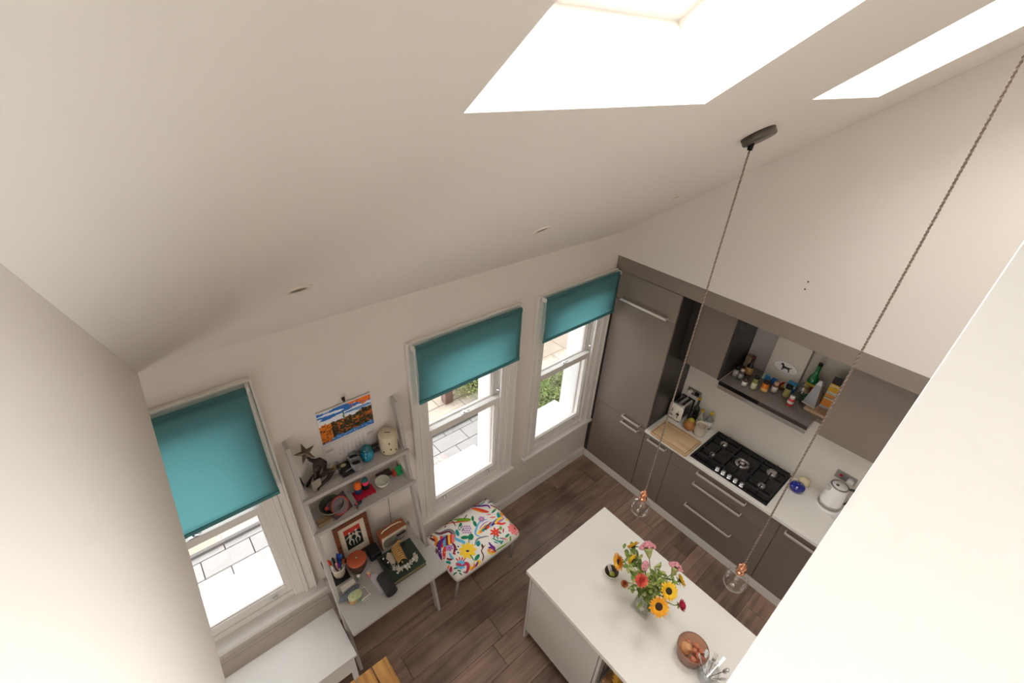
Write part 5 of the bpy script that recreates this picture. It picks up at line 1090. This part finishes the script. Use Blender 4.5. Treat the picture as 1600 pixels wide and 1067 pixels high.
bm = BM(); lathe(bm, [(.032, .0715), (.035, .078), (.028, .092), (.012, .102), (0, .104)], 24); obj('stopper', bm, mat('deep_teal_glass', (.0, .12, .15), .08, coat=.5), T); T.scale = (1.05, 1.05, 1.22)
T = thing('cream_canister', 'cream ceramic money box with a slot in its lid', 'canister', (-2.373, -.078, Z1)); bm = BM(); lathe(bm, [(0, 0), (.050, 0), (.053, .006), (.053, .135), (.050, .143), (0, .145)], 36); obj('body', bm, C(206, 192, 166, .3), T); bm = BM(); box(bm, -.016, .016, -.002, .002, .1445, .1465, mtx(rz=R(-30))); obj('coin_slot', bm, C(50, 42, 36), T); T.scale = (1.15, 1.15, 1.1)
bm = BM()
for a, z in ((-1.9, .10), (-1.8, .05), (-2.6, .03), (-1.2, .03)): bm = BM(); sph(bm, (.053 * math.cos(a), .053 * math.sin(a), z), (.005, .005, .006), 8, 6); obj('painted_bee', bm, C(80, 62, 44), T)
T = thing('patterned_tin', 'black tin with white dots between turquoise jar and canister', 'tin', (-2.455, -.032, Z1)); bm = BM(); box(bm, -.024, .024, -.014, .014, 0, .055); obj('tin_body', bm, C(26, 26, 26), T, bevel=.002); bm = BM()
for k in range(6): sph(bm, (-.018 + .007 * k, -.0143, .012 + .034 * (k % 2)), .0025, 6, 4)
obj('dots', bm, wh, T)
# ---------------- second shelf
Z2 = 1.3615
T = thing('patterned_bowl', 'dark patterned bowl holding a pink ornament, left on the lower shelf', 'bowl', (-2.822, -.108, Z2)); bm = BM(); lathe(bm, [(0, 0), (.030, 0), (.034, .006), (.066, .045), (.080, .070), (.077, .070), (.062, .046), (.030, .012), (0, .010)], 36); obj('bowl_body', bm, mat('dark_floral_glaze', (.03, .045, .035), .25, col2=(.10, .09, .05), vscale=60), T)
bm = BM(); tube(bm, [(.079 * math.cos(a), .079 * math.sin(a), .070) for a in [k * 2 * math.pi / 36 for k in range(36)]], .0014, 5, closed=True); obj('pale_rim', bm, C(150, 160, 140), T)
bm = BM(); sph(bm, (-2.842, -.108, Z2 + .054), (.026, .017, .014), 14, 8, None); single('pink_ornament', bm, C(222, 80, 84), 'coral pink ornament resting in the dark bowl', 'ornament', smooth=True)
bm = BM(); sph(bm, (-2.800, -.085, Z2 + .050), (.03, .022, .014), 14, 8, None); single('black_pouch', bm, C(30, 26, 28), 'black pouch bundled at the back of the dark bowl', 'pouch', smooth=True)
T = thing('round_clock_card', 'square card printed with a grey disc ringed in coral, propped against the dark bowl', 'picture', (-2.765, -.158, Z2)); Mc = mtx((-2.768, -.166, Z2 + .001), rz=R(16)) @ mtx(rx=R(-36))
bm = BM(); box(bm, -.066, .066, -.001, .004, -.004, .124, Mc); obj('card_back', bm, C(50, 26, 28), T, world=True, bevel=.001)
def disc(r, m, nm, d): b = BM(); cyl(b, (0, 0, 0), r, .0006, 32, Mc @ mtx((0, -.001 - d, .059), rx=R(90))); obj(nm, b, m, T, world=True)
disc(.060, C(190, 66, 52), 'coral_ring', .0); disc(.052, C(118, 106, 110), 'grey_disc', .0008)
bm = BM(); box(bm, -.016, .018, -.0032, -.0026, .058, .061, Mc); obj('clock_hand', bm, C(110, 50, 60), T, world=True); Tcl = T
bm = BM(); box(bm, -2.938, -2.848, -.176, -.128, Z2, Z2 + .022, None); single('wooden_block', bm, wood('olive_wood', (.20, .13, .06), (.34, .23, .12)), 'brown wooden block at the left front of the lower shelf', 'block', bevel=.002)
T = thing('beetle_ornament', 'small blue-black beetle ornament on the lower shelf front', 'ornament', (-2.680, -.165, Z2)); bm = BM(); sph(bm, (.01, .004, .014), (.028, .012, .012), 14, 8); obj('body', bm, mat('blue_black', (.01, .03, .06), .2), T, smooth=True); bm = BM(); box(bm, -.010, .002, -.006, .012, .020, .028); obj('coloured_patch', bm, C(205, 90, 80), T, bevel=.001); bm = BM(); cyl(bm, (-.008, -.02, 0), .008, .012, 12); obj('brown_bead', bm, C(120, 84, 44), T)
for i, (dx, c1, c2, lb_) in enumerate(((-.028, (30, 60, 110), (235, 110, 30), 'blue felt doll with orange top on the crimson cloth'), (.028, (24, 22, 26), (235, 50, 90), 'black felt doll with pink middle and green top on the crimson cloth'))):
    T = thing('felt_doll', lb_, 'doll', (-2.600 + dx, -.075 + .004 * i, Z2 + .014), group='felt dolls on the lower shelf'); bm = BM(); lathe(bm, [(0, 0), (.019, 0), (.020, .022), (.018, .030), (0, .031)], 16); obj('skirt', bm, C(*c1, .9), T); bm = BM(); lathe(bm, [(.018, .0305), (.018, .048), (0, .050)], 16); obj('bodice', bm, C(*c2, .9), T); bm = BM(); lathe(bm, [(.016, .0505), (.014, .062), (0, .066)], 16); obj('hat', bm, C(*((40, 110, 110) if i else (235, 110, 30)), .9), T); T.scale = (1.3, 1.3, 1.35)
bm = BM(); rq = random.Random(9)
g = [[bm.verts.new((-2.598 + .070 * (i / 12 - .5) * 2, -.098 + .044 * (j / 8 - .5) * 2 + .006 * math.sin(i * 2.2), Z2 + .001 + .011 * abs(math.sin(i * 1.1 + j * .8)) * math.sin(math.pi * i / 12))) for j in range(9)] for i in range(13)]
for i in range(12):
    for j in range(8): bm.faces.new([g[i][j], g[i + 1][j], g[i + 1][j + 1], g[i][j + 1]])
o = single('crimson_cloth', bm, C(190, 25, 60, .9), 'crumpled crimson cloth under the two felt dolls', 'cloth', smooth=True); sm = o.modifiers.new('s', 'SOLIDIFY'); sm.thickness = .002; sm.offset = 1
T = thing('white_bowl', 'small off-white china bowl on the lower shelf', 'bowl', (-2.470, -.118, Z2)); bm = BM(); lathe(bm, [(0, 0), (.022, 0), (.024, .005), (.042, .030), (.050, .055), (.048, .056), (.040, .032), (.020, .010), (0, .009)], 36); obj('bowl_body', bm, C(204, 204, 188, .25), T)
bm = BM(); box(bm, -2.475, -2.372, -.066, -.020, Z2, Z2 + .030, None); single('dark_case', bm, mat('dark_case', (.04, .022, .022), .35), 'dark brown case behind the white china bowl', 'case', bevel=.003)
T = thing('green_card', 'bright green card propped against the right rail', 'card', (-2.325, -.105, Z2)); bm = BM(); box(bm, -.026, .026, -.001, .001, 0, .075, mtx(rx=R(-18), rz=R(12))); obj('card_face', bm, C(20, 150, 84), T); bm = BM(); box(bm, .004, .016, -.0022, -.0012, .02, .03, mtx(rx=R(-18), rz=R(12))); obj('print_mark', bm, C(14, 70, 40), T)
bm = BM(); box(bm, -2.372, -2.348, -.100, -.06, Z2 , Z2 + .04, None); single('orange_tag', bm, C(190, 74, 50), 'small orange-red carton left of the green card', 'carton', bevel=.001)
# ---------------- desk
Zd = .7508
T = thing('framed_print', 'brown wooden framed print of dancing figures leaning on the wall above the desk', 'picture', (-2.715, -.06, Zd)); Mf = mtx((-2.716, -.088, Zd + .002), rx=R(-10)); FW, FH = .126, .335
bm = BM()
for q in ((-FW, FW, 0, .030), (-FW, FW, FH - .030, FH), (-FW, -FW + .030, .030, FH - .030), (FW - .030, FW, .030, FH - .030)): box(bm, q[0], q[1], 0, .018, q[2], q[3], Mf)
obj('frame', bm, wood('mahogany', (.12, .035, .015), (.22, .07, .03), .35), T, world=True, bevel=.001)
bm = BM(); box(bm, -FW + .030, FW - .030, .008, .012, .030, FH - .030, Mf); obj('mount', bm, C(214, 202, 180), T, world=True)
ix, iz0, iz1 = .060, .085, .270
bm = BM(); box(bm, -ix, ix, .0065, .008, iz0, iz1, Mf); obj('print_ground', bm, C(24, 40, 32), T, world=True)
bm = BM(); box(bm, -ix, ix, .0058, .0065, iz1 - .045, iz1, Mf); obj('red_band', bm, C(186, 56, 46), T, world=True)
bm = BM()
for ox, fl_ in ((-.025, 1), (.028, -1)):
    P_ = lambda a, b: Mf @ Vector((ox + fl_ * a, .0052, .125 + b)); tube(bm, [P_(0, .045), P_(.004, .075), P_(0, .09)], [.010, .012, .007], 6); sph(bm, tuple(P_(.002, .105)), .009, 8, 6)
    tube(bm, [P_(0, .05), P_(-.014, .02), P_(-.004, -.01)], [.007, .005, .003], 6); tube(bm, [P_(0, .05), P_(.018, .028), P_(.014, -.02)], [.007, .005, .003], 6); tube(bm, [P_(0, .08), P_(.022, .075), P_(.030, .095)], [.005, .004, .003], 6); tube(bm, [P_(0, .08), P_(-.020, .07), P_(-.030, .06)], [.005, .004, .003], 6)
for v in bm.verts:
    l = Mf.inverted() @ v.co; l.y = .0052 + (l.y - .0052) * .08; v.co = Mf @ l
obj('dancing_figures', bm, C(214, 206, 190), T, world=True)
T = thing('table_radio', 'retro wooden radio with cream front and carrying handle', 'radio', (-2.462, -.135, Zd)); Wr, Dr, Hr = .106, .040, .150
bm = BM(); box(bm, -Wr, Wr, -Dr, Dr, 0, Hr); obj('case', bm, wood('radio_walnut', (.22, .06, .02), (.38, .12, .045), .3), T, bevel=.005)
bm = BM(); box(bm, -Wr + .006, Wr - .006, -Dr - .004, -Dr, .006, Hr - .006); obj('front', bm, C(206, 196, 172, .35), T, bevel=.004)
bm = BM(); prism(bm, [(x, y) for cx, a0 in ((.068, 270), (-.068, 90)) for x, y in [(cx + .047 * math.cos(R(a0 + t)) * .6, .047 * math.sin(R(a0 + t))) for t in range(0, 181, 20)]], 0, .002, Matrix.Translation((0, -Dr - .0062, Hr / 2)) @ RX @ Matrix.Scale(-1, 4, (0, 0, 1)) @ Matrix.Translation((0, 0, -.002))); obj('grille_panel', bm, mat('radio_grille', (.24, .22, .17), .4, .3, bump=1, bscale=1500), T)
bm = BM(); box(bm, .012, .088, -Dr - .0085, -Dr - .0062, .085, .104); obj('display', bm, C(22, 22, 24, .2), T); bm = BM(); box(bm, .012, .090, -Dr - .0075, -Dr - .0062, .036, .082); obj('control_panel', bm, C(64, 62, 60), T, bevel=.001)
for k in range(3): bm = BM(); cyl(bm, (0, 0, 0), .009, .006, 14, mtx((.026 + .025 * k, -Dr - .0075, .060), rx=R(90))); obj('knob', bm, C(150, 146, 140, .3, .7), T)
bm = BM(); tube(bm, [(-.082, .0, Hr + .002), (-.06, 0, Hr + .018), (0, 0, Hr + .026), (.06, 0, Hr + .018), (.082, 0, Hr + .002)], .004, 8); obj('handle', bm, C(216, 206, 184), T)
bm = BM(); tube(bm, [(-2.44, -.09, .88), (-2.41, -.02, .95), (-2.40, -.006, 1.15), (-2.385, -.004, 1.34)], .0018, 5); single('radio_cable', bm, C(60, 54, 48), 'thin dark cable rising up the wall behind the radio', 'cable')
bm = BM(); box(bm, -2.34, -2.302, -.085, -.045, Zd, Zd + .045, None); single('grey_gadget', bm, C(165, 168, 160), 'small grey plastic box right of the radio', 'gadget', bevel=.004)
T = thing('pencil_pot', 'decorated pot of pens at the left of the desk', 'pot', (-2.885, -.142, Zd + .006)); bm = BM(); lathe(bm, [(0, 0), (.038, 0), (.041, .02), (.046, .09), (.043, .09), (.038, .01), (0, .008)], 28); obj('pot_body', bm, mat('gilded_pattern', (.45, .36, .20), .35, col2=(.62, .58, .48), vscale=80), T)
bm = BM(); lathe(bm, [(.0465, .078), (.0475, .082), (.0475, .093), (.043, .093)], 28); obj('pot_rim', bm, C(222, 214, 202), T)
bm = BM(); box(bm, -2.945, -2.835, -.212, -.095, Zd, Zd + .005, None); single('black_tray', bm, C(24, 22, 22), 'thin black tray beneath the pen pot', 'tray', bevel=.001)
for i, (cn, cc_, dx, dy, L) in enumerate((('red', (215, 60, 35), -.030, .012, .160), ('dark blue', (30, 50, 130), .012, .02, .150), ('sky blue', (50, 110, 190), .024, .008, .150), ('purple', (140, 40, 140), .000, -.018, .125), ('pink capped', (226, 160, 170), -.006, -.012, .135), ('black', (30, 26, 28), -.010, .012, .150), ('orange brown', (170, 90, 50), .026, -.006, .120), ('royal blue', (40, 70, 170), .018, .016, .145), ('white', (222, 216, 210), -.024, -.010, .120))):
    L *= 1.12; p0 = Vector((-2.885 + dx * .5, -.142 + dy * .5, Zd + .018)); d = Vector((dx * 1.25, dy * 1.2, L)).normalized(); p1 = p0 + d * L; T = thing('marker_pen', '%s marker pen standing in the pen pot' % cn, 'pen', tuple(p0), group='pens in the pen pot'); bm = BM(); tube(bm, [p0, p0.lerp(p1, .66)], .0072, 10); obj('barrel', bm, wh if i % 3 == 0 else C(*cc_), T, world=True); bm = BM(); tube(bm, [p0.lerp(p1, .66), p0.lerp(p1, .95), p1], [.0088, .0082, .0055], 10); obj('cap', bm, C(*cc_), T, world=True)
T = thing('wooden_jar', 'dark turned wooden jar with a terracotta coloured lid', 'jar', (-2.765, -.190, Zd)); bm = BM(); lathe(bm, [(0, 0), (.034, 0), (.038, .010), (.036, .020), (.052, .045), (.058, .070), (.055, .100), (.056, .106), (0, .106)], 32); obj('body', bm, wood('dark_turned_wood', (.035, .014, .008), (.09, .035, .018), .3), T, smooth=False)
bm = BM(); lathe(bm, [(.058, .107), (.060, .112), (.055, .117), (.02, .119), (0, .119)], 36); obj('lid', bm, C(178, 84, 52, .45), T); bm = BM(); lathe(bm, [(.006, .119), (.005, .124), (.009, .129), (.008, .136), (0, .138)], 14); obj('lid_knob', bm, C(160, 130, 90, .3, .6), T); T.scale = (1.15, 1.15, 1.1)
bm = BM(); box(bm, -2.672, -2.585, -.205, -.100, Zd, Zd + .062, None); single('black_case', bm, C(22, 21, 23), 'black case wedged between wooden jar and radio', 'case', bevel=.010)
T = thing('green_book', 'large dark green hardback book lying on the desk', 'book', (-2.500, -.341, Zd), R(-1)); bm = BM(); box(bm, -.134, .134, -.124, .124, 0, .004); box(bm, -.134, .134, -.124, .124, .036, .040); box(bm, -.134, -.130, -.124, .124, .004, .036); obj('cover', bm, C(44, 58, 44, .4), T, bevel=.001); bm = BM(); box(bm, -.129, .130, -.120, .120, .0041, .0359); obj('page_block', bm, C(128, 112, 72), T)
Zb = Zd + .0405
def ribbed(name, label, cx, cy, z):
    T = thing(name, label, 'ornament', (cx, cy, z)); M_g = mat('golden_rattan', (.42, .20, .05), .35, col2=(.62, .36, .12), vscale=40)
    for k in range(8):
        yy = .060 - k * .017; bm = BM(); h = .034 - .001 * k
        tube(bm, [(-.036 - .002 * k, yy - .004, .008), (-.026 - .002 * k, yy, h), (0 - .002 * k, yy + .004, h + .012), (.026 - .002 * k, yy, h), (.036 - .002 * k, yy - .004, .008)], [.004, .006, .0065, .006, .004], 8); obj('rib', bm, M_g, T)
    bm = BM(); sph(bm, (-.006, .0, .014), (.026, .066, .014), 14, 8); obj('hollow_body', bm, C(58, 32, 18), T, smooth=True)
    bm = BM(); tube(bm, [(.0, .078, .007), (-.01, .0, .007), (-.016, -.075, .007)], [.006, .007, .006], 8); obj('spine', bm, M_g, T)
    bm = BM(); tube(bm, [(.01, .068, .03), (.038, .086, .03), (.058, .070, .022)], [.012, .010, .005], 8); obj('curled_end', bm, M_g, T)
ribbed('rattan_ornament', 'golden ribbed rattan ornament lying on the green book', -2.492, -.300, Zb)
T = thing('white_garland', 'white coral-like paper garland in front of the rattan ornament', 'garland', (-2.46, -.36, Zb)); bm = BM(); rq = random.Random(2)
gpts = [on_plane(570 + a_ / 8.89, 790 + b_ / 8.89, 'z', Zb + .01) for a_, b_ in ((380, 850), (455, 880), (480, 900), (540, 850), (600, 860), (640, 780), (690, 730), (730, 745), (680, 660))]
def gp(t): q = t * 7.999; i = int(q); return gpts[i].lerp(gpts[i + 1], q - i)
for k in range(210):
    t = rq.random(); cx_, cy_ = gp(t).x, gp(t).y; p = Vector((cx_ + rq.uniform(-.012, .012), cy_ + rq.uniform(-.012, .012), Zb + rq.uniform(.003, .020))); M = Matrix.Translation(p) @ Euler((rq.uniform(-1, 1), rq.uniform(-1, 1), rq.uniform(0, 6))).to_matrix().to_4x4(); petal(bm, M, .016, .008, .3)
for v in bm.verts: v.co.z = max(v.co.z, Zb + .0005)
obj('paper_petals', bm, C(214, 208, 196), T, world=True); bm = BM(); tube(bm, [(gp(t).x, gp(t).y, Zb + .004) for t in [k / 16 for k in range(17)]], .0015, 5); obj('thread', bm, wh, T, world=True)
bm = BM(); box(bm, -.035, .035, -.045, .045, 0, .0012, mtx((-2.555, -.285, Zb), rz=R(-35))); o = single('picture_postcard', bm, C(200, 186, 170), 'patterned postcard under the rattan ornament', 'card')
T = thing('glasses_case', 'black case with two white marks at the left of the green book', 'case', (-2.600, -.300, Zb), R(12)); bm = BM(); sph(bm, (0, 0, .014), (.018, .062, .014), 16, 10); obj('case_body', bm, C(20, 19, 21, .35), T, smooth=True); bm = BM(); sph(bm, (0, .03, .027), (.007, .007, .003), 10, 6); sph(bm, (.003, -.018, .027), (.007, .007, .003), 10, 6); obj('white_marks', bm, wh, T, smooth=True)
bm = BM(); box(bm, -2.47, -2.42, -.375 + .125, -.235, Zb, Zb + .02, None); single('black_remote', bm, C(24, 23, 23), 'small black remote at the back edge of the green book', 'remote', bevel=.002)
T = thing('bluetooth_speaker', 'charcoal fabric cylinder speaker lying on the desk front', 'speaker', (-2.668, -.440, Zd + .000)); bm = BM(); cyl(bm, (0, 0, 0), .041, .152, 28, mtx((0, .076, .041), rx=R(90))); obj('fabric_sleeve', bm, mat('charcoal_fabric', (.03, .03, .032), .9, bump=.6, bscale=1200), T, bevel=.002); bm = BM(); cyl(bm, (0, 0, 0), .036, .003, 28, mtx((0, -.076, .041), rx=R(90))); obj('end_cap', bm, C(24, 24, 26), T); T.name = 'cylinder_speaker'
bm = BM(); box(bm, -.026, .026, -.105, .105, 0, .001, mtx((-2.705, -.345, Zd), rz=R(4))); single('letter', bm, C(206, 202, 204), 'white letter sheet under the left side of the charcoal speaker', 'paper'); bm = BM(); box(bm, -.040, .040, -.04, .04, .0012, .0022, mtx((-2.668, -.262, Zd), rz=R(-25))); single('envelope', bm, C(178, 172, 166), 'greyish envelope lying between wooden jar and green book', 'paper')
T = thing('fairy_figurine', 'small pink and yellow figurine before the wooden jar', 'figurine', (-2.733, -.288, Zd + .001)); bm = BM(); lathe(bm, [(0, 0), (.010, 0), (.012, .012), (.007, .032), (0, .034)], 14); obj('dress', bm, C(206, 120, 140), T); bm = BM(); lathe(bm, [(.0065, .034), (.008, .046), (.004, .056), (0, .057)], 12); obj('upper_body', bm, C(226, 176, 90), T)
T = thing('bud_vase', 'tiny vase with white blossoms beside the white box', 'vase', (-2.797, -.268, Zd)); bm = BM(); lathe(bm, [(0, 0), (.010, 0), (.013, .012), (.007, .028), (.009, .034), (0, .032)], 16); obj('vase_body', bm, C(150, 155, 150, .2), T); bm = BM()
for k in range(8): petal(bm, mtx((0, 0, .036), rz=k * .785, ry=R(-25)), .018, .012, .2)
obj('blossoms', bm, C(216, 214, 200), T); bm = BM(); petal(bm, mtx((-.006, 0, .03), rz=R(170), ry=R(-20)), .03, .014, -.1); petal(bm, mtx((-.006, 0, .03), rz=R(120), ry=R(-20)), .024, .012, -.1); obj('leaves', bm, C(110, 120, 84), T)
bm = BM(); box(bm, -.050, .050, -.019, .019, 0, .042, mtx((-2.880, -.277, Zd), rz=R(3))); single('white_box', bm, C(206, 200, 188), 'plain white oblong box standing left on the desk', 'box', bevel=.002)
bm = BM(); M = mtx((-2.893, -.325, Zd + .0205), rz=R(10)); sph(bm, (0, 0, 0), (.082, .024, .020), 24, 12, M); single('blue_pouch', bm, mat('slate_fabric', (.09, .11, .14), .8, col2=(.18, .20, .23), vscale=60), 'slate blue fabric pouch in front of the white box', 'pouch', smooth=True)
T = thing('painted_tin', 'oval tin painted with flowers in green, yellow and orange', 'tin', (-2.872, -.378, Zd)); bm = BM(); ov = [(.038 * math.copysign(abs(math.cos(t)) ** .7, math.cos(t)), .028 * math.copysign(abs(math.sin(t)) ** .7, math.sin(t))) for t in [k * math.pi / 14 for k in range(28)]]
prism(bm, ov, 0, .036); obj('tin_body', bm, mat('tin_orange_green', (.70, .30, .05), .3, col2=(.03, .30, .25), vscale=22), T, bevel=.002); bm = BM(); prism(bm, [(x * 1.04, y * 1.04) for x, y in ov], .0362, .046); obj('tin_lid', bm, mat('tin_floral', (.70, .66, .42), .3, col2=(.30, .46, .20), vscale=90), T, bevel=.004); T.scale = (1.2, 1.1, 1.15)
T = thing('wire_stand', 'small white wire stand beside the painted tin', 'stand', (-2.815, -.385, Zd)); bm = BM(); tube(bm, [(-.024, -.042, .003), (.028, -.036, .003), (.028, .024, .003), (.020, .030, .030), (-.018, .030, .030)], .003, 8); tube(bm, [(-.038, -.046, .032), (.030, -.040, .036)], .0042, 8); tube(bm, [(.029, -.038, .003), (.030, -.040, .036)], .003, 8); tube(bm, [(-.024, -.042, .003), (-.030, -.045, .032)], .003, 8); obj('wire_frame', bm, C(206, 200, 192, .4), T)
